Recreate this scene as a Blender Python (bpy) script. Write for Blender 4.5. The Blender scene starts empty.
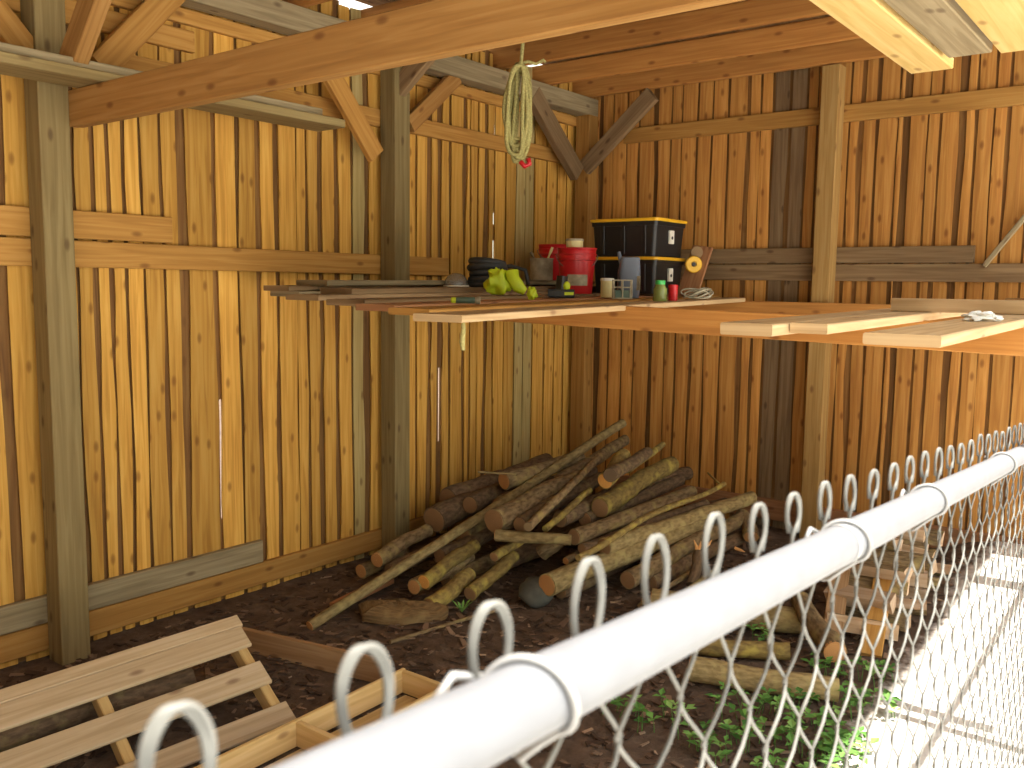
import bpy, bmesh, math, random
import numpy as np
from mathutils import Vector, Matrix, noise

random.seed(7)
S = bpy.context.scene
COL = S.collection

# ------------------------------------------------------------------ camera
F_PX, YAW, PITCH, ROLL = 899.607, 0.658999, 0.110058, 0.0134412
EYE = np.array([0.0, 0.0, 1.85])
_cy, _sy, _cp, _sp = math.cos(YAW), math.sin(YAW), math.cos(PITCH), math.sin(PITCH)
FW = np.array([-_sy*_cp, _cy*_cp, -_sp]); RT = np.array([_cy, _sy, 0.0]); UP = np.cross(RT, FW)
_c, _s = math.cos(ROLL), math.sin(ROLL)
RT, UP = RT*_c + UP*_s, -RT*_s + UP*_c

def make_camera():
    cd = bpy.data.cameras.new('camera'); co = bpy.data.objects.new('camera', cd); COL.objects.link(co)
    m = Matrix(((RT[0], UP[0], -FW[0], EYE[0]), (RT[1], UP[1], -FW[1], EYE[1]), (RT[2], UP[2], -FW[2], EYE[2]), (0, 0, 0, 1)))
    co.matrix_world = m
    cd.sensor_width = 36.0; cd.lens = F_PX*36.0/1024.0; cd.clip_start = 0.02; cd.clip_end = 200
    cd.dof.use_dof = True; cd.dof.focus_distance = 5.5; cd.dof.aperture_fstop = 10.5
    S.camera = co
make_camera()

# ------------------------------------------------------------------ world, sun, exposure
S.view_settings.view_transform = 'Standard'; S.view_settings.look = 'None'
S.view_settings.gamma = 1.0; S.view_settings.use_curve_mapping = False
S.view_settings.exposure = 0.86
S.cycles.use_denoising = True
S.cycles.max_bounces = 10; S.cycles.diffuse_bounces = 6; S.cycles.sample_clamp_indirect = 6.0

def make_world():
    w = bpy.data.worlds.new('sky'); S.world = w; w.use_nodes = True
    nt = w.node_tree; nt.nodes.clear()
    out = nt.nodes.new('ShaderNodeOutputWorld'); bg = nt.nodes.new('ShaderNodeBackground')
    tc = nt.nodes.new('ShaderNodeTexCoord'); sep = nt.nodes.new('ShaderNodeSeparateXYZ'); cr = nt.nodes.new('ShaderNodeValToRGB')
    cr.color_ramp.elements[0].position = 0.0; cr.color_ramp.elements[0].color = (0.30, 0.30, 0.20, 1)
    cr.color_ramp.elements[1].position = 1.0; cr.color_ramp.elements[1].color = (0.72, 0.84, 1.0, 1)
    e = cr.color_ramp.elements.new(0.12); e.color = (0.86, 0.88, 0.72, 1)
    e = cr.color_ramp.elements.new(0.35); e.color = (1.0, 0.98, 0.92, 1)
    nt.links.new(tc.outputs['Generated'], sep.inputs[0]); nt.links.new(sep.outputs['Z'], cr.inputs[0])
    nt.links.new(cr.outputs[0], bg.inputs[0]); bg.inputs[1].default_value = 1.5
    nt.links.new(bg.outputs[0], out.inputs[0])
make_world()
def make_sun():
    sd = bpy.data.lights.new('sun', 'SUN'); sd.energy = 10.0; sd.angle = math.radians(0.6); sd.color = (1.0, 0.95, 0.86)
    so = bpy.data.objects.new('sun', sd); COL.objects.link(so)
    d = Vector((math.cos(math.radians(72)), 0.10, math.sin(math.radians(72))))
    so.rotation_euler = d.to_track_quat('Z', 'Y').to_euler(); so.location = (6, 0, 12)
make_sun()

# ------------------------------------------------------------------ pixel -> place helpers (camera above)
def ray(x, y): return FW + RT*(x-512)/F_PX - UP*(y-384)/F_PX
def PX(p, X): d = ray(*p); return Vector(EYE + d*(X-EYE[0])/d[0])
def PY(p, Y): d = ray(*p); return Vector(EYE + d*(Y-EYE[1])/d[1])
def PZ(p, Z): d = ray(*p); return Vector(EYE + d*(Z-EYE[2])/d[2])

# ------------------------------------------------------------------ mesh builder
class MB:
    def __init__(s): s.v = []; s.f = []; s.uv = []; s.t = []; s.m = []
    def vert(s, p): s.v.append(Vector(p)); return len(s.v)-1
    def face(s, idx, uv=None, t=0.5, m=0):
        s.f.append(tuple(idx)); s.uv.append(uv or [(0, 0)]*len(idx)); s.t.append(t); s.m.append(m)
    # square timber from p0 to p1, chamfered, w = width along side vector, h = height along up
    def beam(s, p0, p1, w, h, up=(0, 0, 1), t=None, ch=0.004, m=0, skew0=0, skew1=0, warp=0.0):
        p0, p1 = Vector(p0), Vector(p1); ax = (p1-p0); L = ax.length; ax.normalize(); up = Vector(up)
        side = ax.cross(up); side.normalize(); up2 = side.cross(ax); up2.normalize()
        t = random.random() if t is None else t
        a, b = w/2, h/2; c = min(ch, a*.4, b*.4)
        sec = [(-a+c, -b), (a-c, -b), (a, -b+c), (a, b-c), (a-c, b), (-a+c, b), (-a, b-c), (-a, -b+c)]
        per = [0]
        for i in range(8):
            q, r_ = sec[i], sec[(i+1) % 8]; per.append(per[-1]+math.hypot(r_[0]-q[0], r_[1]-q[1]))
        ou, ov = random.uniform(0, 50), random.uniform(0, 50)
        n = max(1, min(10, int(L/0.35))) if warp else 1
        rings = []
        wx, wy = random.uniform(0, 9), random.uniform(0, 9)
        for k in range(n+1):
            f = k/n; c_ = p0 + (p1-p0)*f
            if warp: c_ = c_ + side*warp*math.sin(wx+f*3.1) + up2*warp*math.sin(wy+f*2.3)
            row = []
            for (x, y) in sec:
                sk = (skew0*(y/b) if k == 0 else skew1*(y/b) if k == n else 0)
                row.append(s.vert(c_ + side*x + up2*y + ax*sk))
            rings.append(row)
        for k in range(n):
            u0, u1 = ou+L*k/n, ou+L*(k+1)/n
            for i in range(8):
                j = (i+1) % 8
                s.face((rings[k][i], rings[k][j], rings[k+1][j], rings[k+1][i]),
                       [(u0, ov+per[i]), (u0, ov+per[i+1]), (u1, ov+per[i+1]), (u1, ov+per[i])], t, m)
        s.face(list(reversed(rings[0])), [(ou+x*.15, ov+y) for x, y in reversed(sec)], t, m)
        s.face(rings[n], [(ou+x*.15, ov+y) for x, y in sec], t, m)
        return s
    def box(s, lo, hi, t=None, ch=0.004, m=0):
        lo, hi = Vector(lo), Vector(hi); d = hi-lo; c = (lo+hi)/2
        k = max(range(3), key=lambda i: d[i]); e = Vector((0, 0, 0)); e[k] = d[k]/2
        if k == 2: return s.beam(c-e, c+e, d.x, d.y, (0, 1, 0), t, ch, m)
        if k == 0: return s.beam(c-e, c+e, d.y, d.z, (0, 0, 1), t, ch, m)
        return s.beam(c-e, c+e, d.x, d.z, (0, 0, 1), t, ch, m)
    def tube(s, pts, rad, n=8, cap=True, t=0.5, closed=False, m=0, bump=0.0, capm=None, seed=0.0):
        pts = [Vector(p) for p in pts]; N = len(pts)
        rad = rad if hasattr(rad, '__len__') else [rad]*N
        tang = []
        for i in range(N):
            if closed: d = pts[(i+1) % N]-pts[(i-1) % N]
            else: d = pts[min(i+1, N-1)]-pts[max(i-1, 0)]
            tang.append(d.normalized() if d.length > 1e-9 else Vector((0, 0, 1)))
        ref = Vector((0, 0, 1)) if abs(tang[0].z) < .9 else Vector((1, 0, 0))
        nrm = tang[0].cross(ref).normalized(); rows = []; L = 0; us = []
        ou = random.uniform(0, 30)
        for i in range(N):
            if i: L += (pts[i]-pts[i-1]).length
            us.append(ou+L)
            nrm = (nrm - tang[i]*nrm.dot(tang[i])).normalized(); bi = tang[i].cross(nrm)
            row = []
            for k in range(n):
                a = 2*math.pi*k/n; rr = rad[i]
                d = nrm*math.cos(a)+bi*math.sin(a)
                if bump:
                    q = pts[i]+d*rr
                    rr *= 1+bump*noise.noise(q*9+Vector((seed, 0, 0)))+bump*.6*noise.noise(q*23+Vector((0, seed, 0)))
                row.append(s.vert(pts[i]+d*rr))
            rows.append(row)
        rng = N if closed else N-1
        for i in range(rng):
            A, B = rows[i], rows[(i+1) % N]; u0 = us[i]; u1 = us[i+1] if i+1 < N else us[i]+.02
            for k in range(n):
                j = (k+1) % n; rr = rad[i]*2*math.pi
                s.face((A[k], A[j], B[j], B[k]), [(u0, rr*k/n), (u0, rr*(k+1)/n), (u1, rr*(k+1)/n), (u1, rr*k/n)], t, m)
        if cap and not closed:
            cm = m if capm is None else capm
            s.face(list(reversed(rows[0])), None, t, cm); s.face(rows[-1], None, t, cm)
        return rows
    def lathe(s, prof, c=(0, 0, 0), n=24, t=0.5, m=0, ax=None):
        c = Vector(c); rows = []
        if ax is None: X, Y, Z = Vector((1, 0, 0)), Vector((0, 1, 0)), Vector((0, 0, 1))
        else:
            Z = Vector(ax).normalized(); X = Z.cross(Vector((0.3, 0.2, 1)) if abs(Z.z) < .9 else Vector((1, 0, 0))).normalized(); Y = Z.cross(X)
        for (r_, z) in prof:
            rows.append([s.vert(c+X*(r_*math.cos(2*math.pi*k/n))+Y*(r_*math.sin(2*math.pi*k/n))+Z*z) for k in range(n)])
        for A, B in zip(rows, rows[1:]):
            for k in range(n):
                j = (k+1) % n; s.face((A[k], A[j], B[j], B[k]), None, t, m)
        s.face(list(reversed(rows[0])), None, t, m); s.face(rows[-1], None, t, m)
        return s
    def build(s, name, mats, parent=None, loc=None, smooth=False, ang=None):
        mats = mats if isinstance(mats, (list, tuple)) else [mats]
        if loc is None:
            if parent is not None: loc = Vector((0, 0, 0))
            else:
                n = len(s.v); loc = Vector((sum(v.x for v in s.v)/n, sum(v.y for v in s.v)/n, min(v.z for v in s.v)))
        loc = Vector(loc)
        off = loc + (wloc(parent) if parent is not None else Vector((0, 0, 0)))
        me = bpy.data.meshes.new(name)
        me.from_pydata([tuple(v-off) for v in s.v], [], s.f)
        uvl = me.uv_layers.new(name='UVMap'); at = me.attributes.new('tint', 'FLOAT', 'FACE')
        flat = [c for u in s.uv for q in u for c in q]
        uvl.data.foreach_set('uv', flat); at.data.foreach_set('value', s.t)
        for m in mats: me.materials.append(m)
        me.polygons.foreach_set('material_index', s.m)
        if smooth: me.polygons.foreach_set('use_smooth', [True]*len(s.f))
        me.update()
        o = bpy.data.objects.new(name, me); COL.objects.link(o); o.location = loc
        if parent is not None: o.parent = parent
        if smooth:
            try: me.set_sharp_from_angle(angle=math.radians(ang or 40))
            except Exception: pass
        return o

def wloc(o):
    v = Vector((0, 0, 0))
    while o is not None: v = v+o.location; o = o.parent
    return v
def tag(o, label=None, cat=None, group=None, kind=None):
    if label: o['label'] = label
    if cat: o['category'] = cat
    if group: o['group'] = group
    if kind: o['kind'] = kind
    return o
def empty(name, loc, label, cat, group=None):
    o = bpy.data.objects.new(name, None); COL.objects.link(o); o.location = Vector(loc); o.empty_display_size = .1
    return tag(o, label, cat, group)

# ------------------------------------------------------------------ materials
def nodes(name):
    m = bpy.data.materials.new(name); m.use_nodes = True; nt = m.node_tree
    return m, nt, nt.nodes['Principled BSDF']
def N(nt, typ, **kw):
    n = nt.nodes.new(typ)
    for k, v in kw.items(): setattr(n, k, v)
    return n
def lk(nt, a, b): nt.links.new(a, b)
def ramp(nt, fac, stops):
    r_ = N(nt, 'ShaderNodeValToRGB'); el = r_.color_ramp.elements
    el[0].position, el[0].color = stops[0][0], (*stops[0][1], 1); el[1].position, el[1].color = stops[-1][0], (*stops[-1][1], 1)
    for p, c in stops[1:-1]: e = el.new(p); e.color = (*c, 1)
    lk(nt, fac, r_.inputs[0]); return r_.outputs[0]
def mixc(nt, fac, a, b, mode='MIX'):
    m = N(nt, 'ShaderNodeMix', data_type='RGBA', blend_type=mode)
    for sock, v in ((m.inputs[0], fac), (m.inputs[6], a), (m.inputs[7], b)):
        if isinstance(v, (int, float)): sock.default_value = v
        elif isinstance(v, tuple): sock.default_value = (*v, 1)
        else: lk(nt, v, sock)
    return m.outputs[2]
def math_(nt, op, a, b=None):
    m = N(nt, 'ShaderNodeMath', operation=op)
    for i, v in enumerate((a, b)):
        if v is None: continue
        if isinstance(v, (int, float)): m.inputs[i].default_value = v
        else: lk(nt, v, m.inputs[i])
    return m.outputs[0]

def wood(name, dark, mid, light, grey=None, knots=0.7, rough=0.75, greylo=0.9):
    m, nt, b = nodes(name)
    uv = N(nt, 'ShaderNodeUVMap', uv_map='UVMap'); at = N(nt, 'ShaderNodeAttribute', attribute_name='tint')
    mp = N(nt, 'ShaderNodeMapping'); mp.inputs['Scale'].default_value = (1.1, 26, 1); lk(nt, uv.outputs[0], mp.inputs[0])
    n1 = N(nt, 'ShaderNodeTexNoise', noise_dimensions='2D'); n1.inputs['Scale'].default_value = 1.6; n1.inputs['Detail'].default_value = 5; n1.inputs['Distortion'].default_value = .5
    lk(nt, mp.outputs[0], n1.inputs[0])
    n2 = N(nt, 'ShaderNodeTexNoise', noise_dimensions='2D'); n2.inputs['Scale'].default_value = 2.4; n2.inputs['Detail'].default_value = 4
    lk(nt, uv.outputs[0], n2.inputs[0])
    base = ramp(nt, n1.outputs[0], [(.3, dark), (.5, mid), (.68, light)])
    # big soft blotches
    base = mixc(nt, math_(nt, 'MULTIPLY', n2.outputs[0], .45), base, mid)
    # knots
    mk = N(nt, 'ShaderNodeMapping'); mk.inputs['Scale'].default_value = (3.4, 7.6, 1); lk(nt, uv.outputs[0], mk.inputs[0])
    vo = N(nt, 'ShaderNodeTexVoronoi', voronoi_dimensions='2D', feature='F1'); vo.inputs['Scale'].default_value = 1.0; vo.inputs['Randomness'].default_value = 1.0
    lk(nt, mk.outputs[0], vo.inputs[0])
    kf = ramp(nt, vo.outputs['Distance'], [(.0, (1, 1, 1)), (.06, (.8, .8, .8)), (.13, (0, 0, 0))])
    sel = N(nt, 'ShaderNodeSeparateColor'); lk(nt, vo.outputs['Color'], sel.inputs[0])
    kk = math_(nt, 'MULTIPLY', kf, math_(nt, 'GREATER_THAN', sel.outputs[0], .45))
    base = mixc(nt, math_(nt, 'MULTIPLY', kk, knots), base, (dark[0]*.42, dark[1]*.30, dark[2]*.3))
    # tint per board
    tv = N(nt, 'ShaderNodeMapRange'); tv.inputs['To Min'].default_value = .72; tv.inputs['To Max'].default_value = 1.18; lk(nt, at.outputs['Fac'], tv.inputs[0])
    hs = N(nt, 'ShaderNodeHueSaturation'); lk(nt, base, hs.inputs['Color']); lk(nt, tv.outputs[0], hs.inputs['Value'])
    hv = N(nt, 'ShaderNodeMapRange'); hv.inputs['To Min'].default_value = .485; hv.inputs['To Max'].default_value = .508; lk(nt, sel.outputs[1], hv.inputs[0])
    col = hs.outputs[0]
    if grey:   # boards with tint above greylo are weathered grey
        gf = math_(nt, 'GREATER_THAN', at.outputs['Fac'], greylo)
        gcol = ramp(nt, n1.outputs[0], [(.3, tuple(c*.65 for c in grey)), (.65, grey)])
        col = mixc(nt, gf, col, gcol)
    lk(nt, col, b.inputs['Base Color']); b.inputs['Roughness'].default_value = rough
    b.inputs['Specular IOR Level'].default_value = .25
    bp = N(nt, 'ShaderNodeBump'); bp.inputs['Strength'].default_value = .25; bp.inputs['Distance'].default_value = .004
    lk(nt, n1.outputs[0], bp.inputs['Height']); lk(nt, bp.outputs[0], b.inputs['Normal'])
    return m

def plain(name, col, rough=.5, metal=0.0, spec=.4, var=0.0, scale=30, bump=0.0, trans=0.0):
    m, nt, b = nodes(name)
    tc = N(nt, 'ShaderNodeTexCoord'); n1 = N(nt, 'ShaderNodeTexNoise'); n1.inputs['Scale'].default_value = scale; n1.inputs['Detail'].default_value = 4
    lk(nt, tc.outputs['Object'], n1.inputs[0])
    c2 = tuple(c*(1-var) for c in col); c3 = tuple(min(1, c*(1+var)) for c in col)
    lk(nt, ramp(nt, n1.outputs[0], [(.3, c2), (.7, c3)]), b.inputs['Base Color'])
    b.inputs['Roughness'].default_value = rough; b.inputs['Metallic'].default_value = metal; b.inputs['Specular IOR Level'].default_value = spec
    b.inputs['Transmission Weight'].default_value = trans
    if bump:
        bp = N(nt, 'ShaderNodeBump'); bp.inputs['Strength'].default_value = bump; bp.inputs['Distance'].default_value = .004
        lk(nt, n1.outputs[0], bp.inputs['Height']); lk(nt, bp.outputs[0], b.inputs['Normal'])
    return m

def bark(name, dark, mid, moss, mossamt):
    m, nt, b = nodes(name)
    tc = N(nt, 'ShaderNodeTexCoord'); at = N(nt, 'ShaderNodeAttribute', attribute_name='tint')
    uv = N(nt, 'ShaderNodeUVMap', uv_map='UVMap'); mp = N(nt, 'ShaderNodeMapping'); mp.inputs['Scale'].default_value = (14, 34, 1); lk(nt, uv.outputs[0], mp.inputs[0])
    n1 = N(nt, 'ShaderNodeTexNoise', noise_dimensions='2D'); n1.inputs['Scale'].default_value = 1.3; n1.inputs['Detail'].default_value = 6; lk(nt, mp.outputs[0], n1.inputs[0])
    n2 = N(nt, 'ShaderNodeTexNoise'); n2.inputs['Scale'].default_value = 11; n2.inputs['Detail'].default_value = 5; lk(nt, tc.outputs['Object'], n2.inputs[0])
    base = ramp(nt, n1.outputs[0], [(.32, dark), (.68, mid)])
    fac = ramp(nt, n2.outputs[0], [(.62-.3*mossamt, (0, 0, 0)), (.78-.3*mossamt, (1, 1, 1))])
    base = mixc(nt, fac, base, moss)
    hs = N(nt, 'ShaderNodeHueSaturation'); tv = N(nt, 'ShaderNodeMapRange'); tv.inputs['To Min'].default_value = .75; tv.inputs['To Max'].default_value = 1.25
    lk(nt, at.outputs['Fac'], tv.inputs[0]); lk(nt, tv.outputs[0], hs.inputs['Value']); lk(nt, base, hs.inputs['Color'])
    lk(nt, hs.outputs[0], b.inputs['Base Color']); b.inputs['Roughness'].default_value = .9; b.inputs['Specular IOR Level'].default_value = .15
    bp = N(nt, 'ShaderNodeBump'); bp.inputs['Strength'].default_value = .7; bp.inputs['Distance'].default_value = .008
    lk(nt, n1.outputs[0], bp.inputs['Height']); lk(nt, bp.outputs[0], b.inputs['Normal'])
    return m

def endgrain(name, dark, light):
    m, nt, b = nodes(name)
    tc = N(nt, 'ShaderNodeTexCoord'); ln = N(nt, 'ShaderNodeVectorMath', operation='LENGTH'); lk(nt, tc.outputs['Object'], ln.inputs[0])
    n1 = N(nt, 'ShaderNodeTexNoise'); n1.inputs['Scale'].default_value = 25; lk(nt, tc.outputs['Object'], n1.inputs[0])
    s_ = math_(nt, 'SINE', math_(nt, 'ADD', math_(nt, 'MULTIPLY', ln.outputs['Value'], 700.0), math_(nt, 'MULTIPLY', n1.outputs[0], 5.0)))
    base = ramp(nt, s_, [(0, dark), (1, light)])
    base = mixc(nt, math_(nt, 'MULTIPLY', n1.outputs[0], .8), base, light)
    lk(nt, base, b.inputs['Base Color']); b.inputs['Roughness'].default_value = .85; b.inputs['Specular IOR Level'].default_value = .2
    return m

def soil_mat():
    m, nt, b = nodes('soil')
    tc = N(nt, 'ShaderNodeTexCoord'); sep = N(nt, 'ShaderNodeSeparateXYZ'); lk(nt, tc.outputs['Object'], sep.inputs[0])
    n1 = N(nt, 'ShaderNodeTexNoise'); n1.inputs['Scale'].default_value = 9; n1.inputs['Detail'].default_value = 8; n1.inputs['Roughness'].default_value = .65; lk(nt, tc.outputs['Object'], n1.inputs[0])
    n2 = N(nt, 'ShaderNodeTexNoise'); n2.inputs['Scale'].default_value = 1.4; n2.inputs['Detail'].default_value = 4; lk(nt, tc.outputs['Object'], n2.inputs[0])
    vo = N(nt, 'ShaderNodeTexVoronoi'); vo.inputs['Scale'].default_value = 42; lk(nt, tc.outputs['Object'], vo.inputs[0])
    soil = ramp(nt, n1.outputs[0], [(.3, (.05, .033, .023)), (.55, (.135, .092, .064)), (.75, (.22, .158, .115))])
    soil = mixc(nt, math_(nt, 'MULTIPLY', n2.outputs[0], .5), soil, (.115, .078, .054))
    sun_pale = ramp(nt, vo.outputs['Distance'], [(.0, (.82, .79, .74)), (.6, (.70, .66, .60))])  # sun glare put into the colour: ground pales past the roof's shadow line
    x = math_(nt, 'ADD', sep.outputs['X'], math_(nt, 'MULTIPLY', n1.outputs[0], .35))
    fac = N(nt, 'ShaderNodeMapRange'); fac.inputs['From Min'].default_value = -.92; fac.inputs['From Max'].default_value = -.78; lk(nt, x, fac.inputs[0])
    lk(nt, mixc(nt, fac.outputs[0], soil, sun_pale), b.inputs['Base Color']); b.inputs['Roughness'].default_value = .95; b.inputs['Specular IOR Level'].default_value = .1
    bp = N(nt, 'ShaderNodeBump'); bp.inputs['Strength'].default_value = .9; bp.inputs['Distance'].default_value = .03
    lk(nt, n1.outputs[0], bp.inputs['Height']); lk(nt, bp.outputs[0], b.inputs['Normal'])
    return m

def chips_mat(name, stops):
    m, nt, b = nodes(name)
    at = N(nt, 'ShaderNodeAttribute', attribute_name='tint')
    lk(nt, ramp(nt, at.outputs['Fac'], stops), b.inputs['Base Color']); b.inputs['Roughness'].default_value = .8; b.inputs['Specular IOR Level'].default_value = .2
    return m

def label_mat():   # pale tape measure / printed band, made of rings
    return None

M = {}
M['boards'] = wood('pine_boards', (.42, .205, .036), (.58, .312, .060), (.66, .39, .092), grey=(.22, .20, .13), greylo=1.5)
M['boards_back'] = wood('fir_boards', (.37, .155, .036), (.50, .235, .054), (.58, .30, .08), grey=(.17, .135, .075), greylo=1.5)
M['bark_boards'] = wood('bark_edged_boards', (.13, .058, .019), (.19, .092, .027), (.26, .14, .044), grey=(.3, .28, .2), greylo=1.5, knots=.3)
M['girt'] = wood('girt_wood', (.32, .155, .036), (.41, .21, .050), (.47, .26, .072))
M['grey_wood'] = wood('weathered_wood', (.20, .155, .085), (.28, .22, .125), (.35, .285, .17))
M['grey_brown'] = wood('aged_brown_wood', (.17, .105, .05), (.235, .15, .075), (.29, .195, .10))
M['beam'] = wood('beam_wood', (.27, .13, .036), (.35, .178, .05), (.41, .225, .072))
M['joist'] = wood('joist_wood', (.33, .14, .034), (.42, .185, .045), (.48, .23, .06))
M['post'] = wood('post_wood', (.175, .125, .05), (.235, .172, .072), (.28, .215, .095))
M['post_warm'] = wood('warm_post_wood', (.29, .165, .05), (.37, .22, .07), (.43, .27, .10))
M['pale'] = wood('pale_sawn_wood', (.40, .265, .13), (.50, .345, .18), (.56, .41, .23))
M['loft'] = wood('loft_board_wood', (.50, .34, .11), (.60, .42, .155), (.66, .49, .21))
M['pallet'] = wood('pallet_wood', (.38, .285, .165), (.48, .37, .23), (.54, .43, .29))
M['crate'] = wood('crate_wood', (.50, .33, .13), (.60, .42, .18), (.66, .48, .24))
M['red_plank'] = wood('red_brown_plank', (.26, .115, .05), (.34, .16, .07), (.40, .21, .10))
M['brown_plank'] = wood('brown_plank', (.24, .135, .06), (.31, .18, .085), (.37, .235, .12))
M['split'] = wood('split_firewood', (.34, .21, .11), (.45, .31, .19), (.55, .42, .30), knots=.3)
M['tan_slab'] = bark('tan_slab', (.13, .08, .035), (.20, .125, .055), (.24, .16, .07), .3)
M['roof'] = wood('roof_boards', (.13, .07, .03), (.19, .105, .042), (.25, .15, .065))
M['faded'] = wood('faded_boards', (.33, .235, .085), (.44, .325, .125), (.50, .39, .17))
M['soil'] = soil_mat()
M['bark'] = bark('grey_brown_bark', (.12, .08, .04), (.25, .175, .09), (.29, .225, .09), .3)
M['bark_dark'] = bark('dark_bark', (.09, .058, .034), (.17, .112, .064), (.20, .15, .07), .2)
M['bark_moss'] = bark('mossy_bark', (.14, .095, .035), (.25, .18, .06), (.36, .285, .07), .35)
M['bark_tan'] = bark('tan_bark', (.18, .13, .055), (.32, .24, .11), (.36, .29, .12), .3)
M['cut'] = endgrain('cut_wood', (.36, .17, .06), (.46, .24, .09))
M['cut_bright'] = endgrain('fresh_cut_wood', (.52, .24, .06), (.66, .34, .09))
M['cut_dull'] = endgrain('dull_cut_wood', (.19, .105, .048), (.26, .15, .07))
M['galv'] = plain('galvanised_steel', (.155, .16, .172), .55, .1, .4, .06, 40)
M['wire'] = plain('galvanised_wire', (.165, .162, .145), .55, .1, .4, .2, 60)
M['tie'] = plain('aluminium_tie', (.30, .30, .295), .5, .1, .4, .04, 40)
M['rope'] = plain('hemp_rope', (.37, .33, .13), .9, 0, .1, .25, 90, .6)
M['red'] = plain('red_plastic', (.55, .015, .02), .35, 0, .5, .06, 8)
M['black'] = plain('black_plastic', (.013, .013, .014), .4, 0, .5, .2, 10)
M['charcoal'] = plain('charcoal_plastic', (.035, .035, .034), .6, 0, .4, .3, 14)
M['yellow'] = plain('yellow_plastic', (.75, .43, .02), .4, 0, .5, .05, 8)
M['lime'] = plain('lime_plastic', (.50, .62, .02), .5, 0, .4, .12, 12)
M['cream'] = plain('cream_plastic', (.70, .62, .30), .5, 0, .4, .05, 9)
M['white'] = plain('white_paint', (.72, .70, .62), .6, 0, .4, .08, 9)
M['tin'] = plain('smeared_tin', (.38, .34, .24), .6, .2, .4, .35, 18)
M['bluegrey'] = plain('blue_grey_plastic', (.12, .14, .18), .5, 0, .4, .1, 9)
M['green'] = plain('green_cap', (.05, .45, .10), .4, 0, .5, .05, 9)
M['green_dark'] = plain('dark_green_plastic', (.09, .14, .10), .5, 0, .4, .2, 12)
M['glassy'] = plain('murky_glass', (.30, .36, .10), .15, 0, .5, .15, 8, 0, .35)
M['clear'] = plain('clear_plastic', (.8, .8, .76), .12, 0, .5, .02, 8, 0, .9)
M['rag'] = plain('white_rag', (.72, .72, .68), .9, 0, .1, .15, 14, .5)
M['stone'] = plain('grey_stone', (.095, .095, .08), .9, 0, .2, .3, 9, .8)
M['leaf'] = chips_mat('leaf_green', [(0, (.06, .15, .03)), (.6, (.12, .26, .05)), (1, (.22, .36, .10))])
M['chips'] = chips_mat('wood_chips', [(0, (.05, .03, .02)), (.6, (.14, .09, .06)), (.9, (.24, .16, .105)), (1, (.38, .27, .18))])
M['splinter'] = wood('fresh_splinters', (.60, .28, .09), (.72, .38, .14), (.8, .48, .2))

# ------------------------------------------------------------------ ground
def smooth(a, b, x):
    t = min(1, max(0, (x-a)/(b-a))); return t*t*(3-2*t)
def gz(x, y):
    z = .20*smooth(-1.7, -.95, x)*smooth(4.0, 6.4, y)
    z += .012*noise.noise(Vector((x*2.1, y*2.1, 0)))+.006*noise.noise(Vector((x*7, y*7, 3)))
    return z-.006
def ground():
    b = MB()
    xs = [-30, -18, -10, -7] + [-5.4+.09*i for i in range(70)] + [1.2, 2, 3.5, 6, 10, 18, 30]
    ys = [-30, -18, -9, -5, -3, -2, -1, -.4] + [.09*i for i in range(84)] + [8, 9, 11, 15, 22, 30]
    g = [[b.vert((x, y, gz(x, y))) for x in xs] for y in ys]
    for j in range(len(ys)-1):
        for i in range(len(xs)-1):
            b.face((g[j][i], g[j][i+1], g[j+1][i+1], g[j+1][i]))
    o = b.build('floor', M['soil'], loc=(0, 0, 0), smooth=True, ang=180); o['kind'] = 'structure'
ground()

# ------------------------------------------------------------------ board walls
def wavy(a, amp, seed):
    return lambda z: a + amp*(noise.noise(Vector((seed*3.7, z*1.3, 0)))*1.4+noise.noise(Vector((seed*1.9, z*4.5, 5)))*.6)
def wall_board(b, axis, e0, e1, z0, z1, face, th, out, t, m, n=12):
    # axis 'y': board lies in plane x=face, spans y; 'x': plane y=face; out = +-1 direction away from the room
    fr, bk = [], []
    ou, ov = random.uniform(0, 60), random.uniform(0, 60)
    for k in range(n+1):
        z = z0+(z1-z0)*k/n; a, c = e0(z), e1(z)
        cup = .003
        row = []
        for q, d in ((a, 0.0), ((a+c)/2, -cup), (c, 0.0)):
            p = (face+out*d, q, z) if axis == 'y' else (q, face+out*d, z)
            row.append((b.vert(p), (ou+z, ov+q)))
        fr.append(row)
        # edges cut at a slant: narrower at the back
        bk.append([(b.vert((face+out*th, q, z) if axis == 'y' else (q, face+out*th, z)), (ou+z, ov+q+.02)) for q in (a+.006, c-.006)])
    flip = (axis == 'y')
    def F(ids, mm=m):
        idx = [i for i, _ in ids]; uv = [u for _, u in ids]
        if flip: idx.reverse(); uv.reverse()
        b.face(idx, uv, t, mm)
    for k in range(n):
        A, B = fr[k], fr[k+1]; C, D = bk[k], bk[k+1]
        for i in range(2): F([A[i], A[i+1], B[i+1], B[i]])
        F([A[2], C[1], D[1], B[2]]); F([C[0], A[0], B[0], D[0]]); F([C[1], C[0], D[0], D[1]])
    F([C_ for C_ in (fr[0][2], fr[0][1], fr[0][0], bk[0][0], bk[0][1])]); F([fr[n][0], fr[n][1], fr[n][2], bk[n][1], bk[n][0]])

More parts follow.
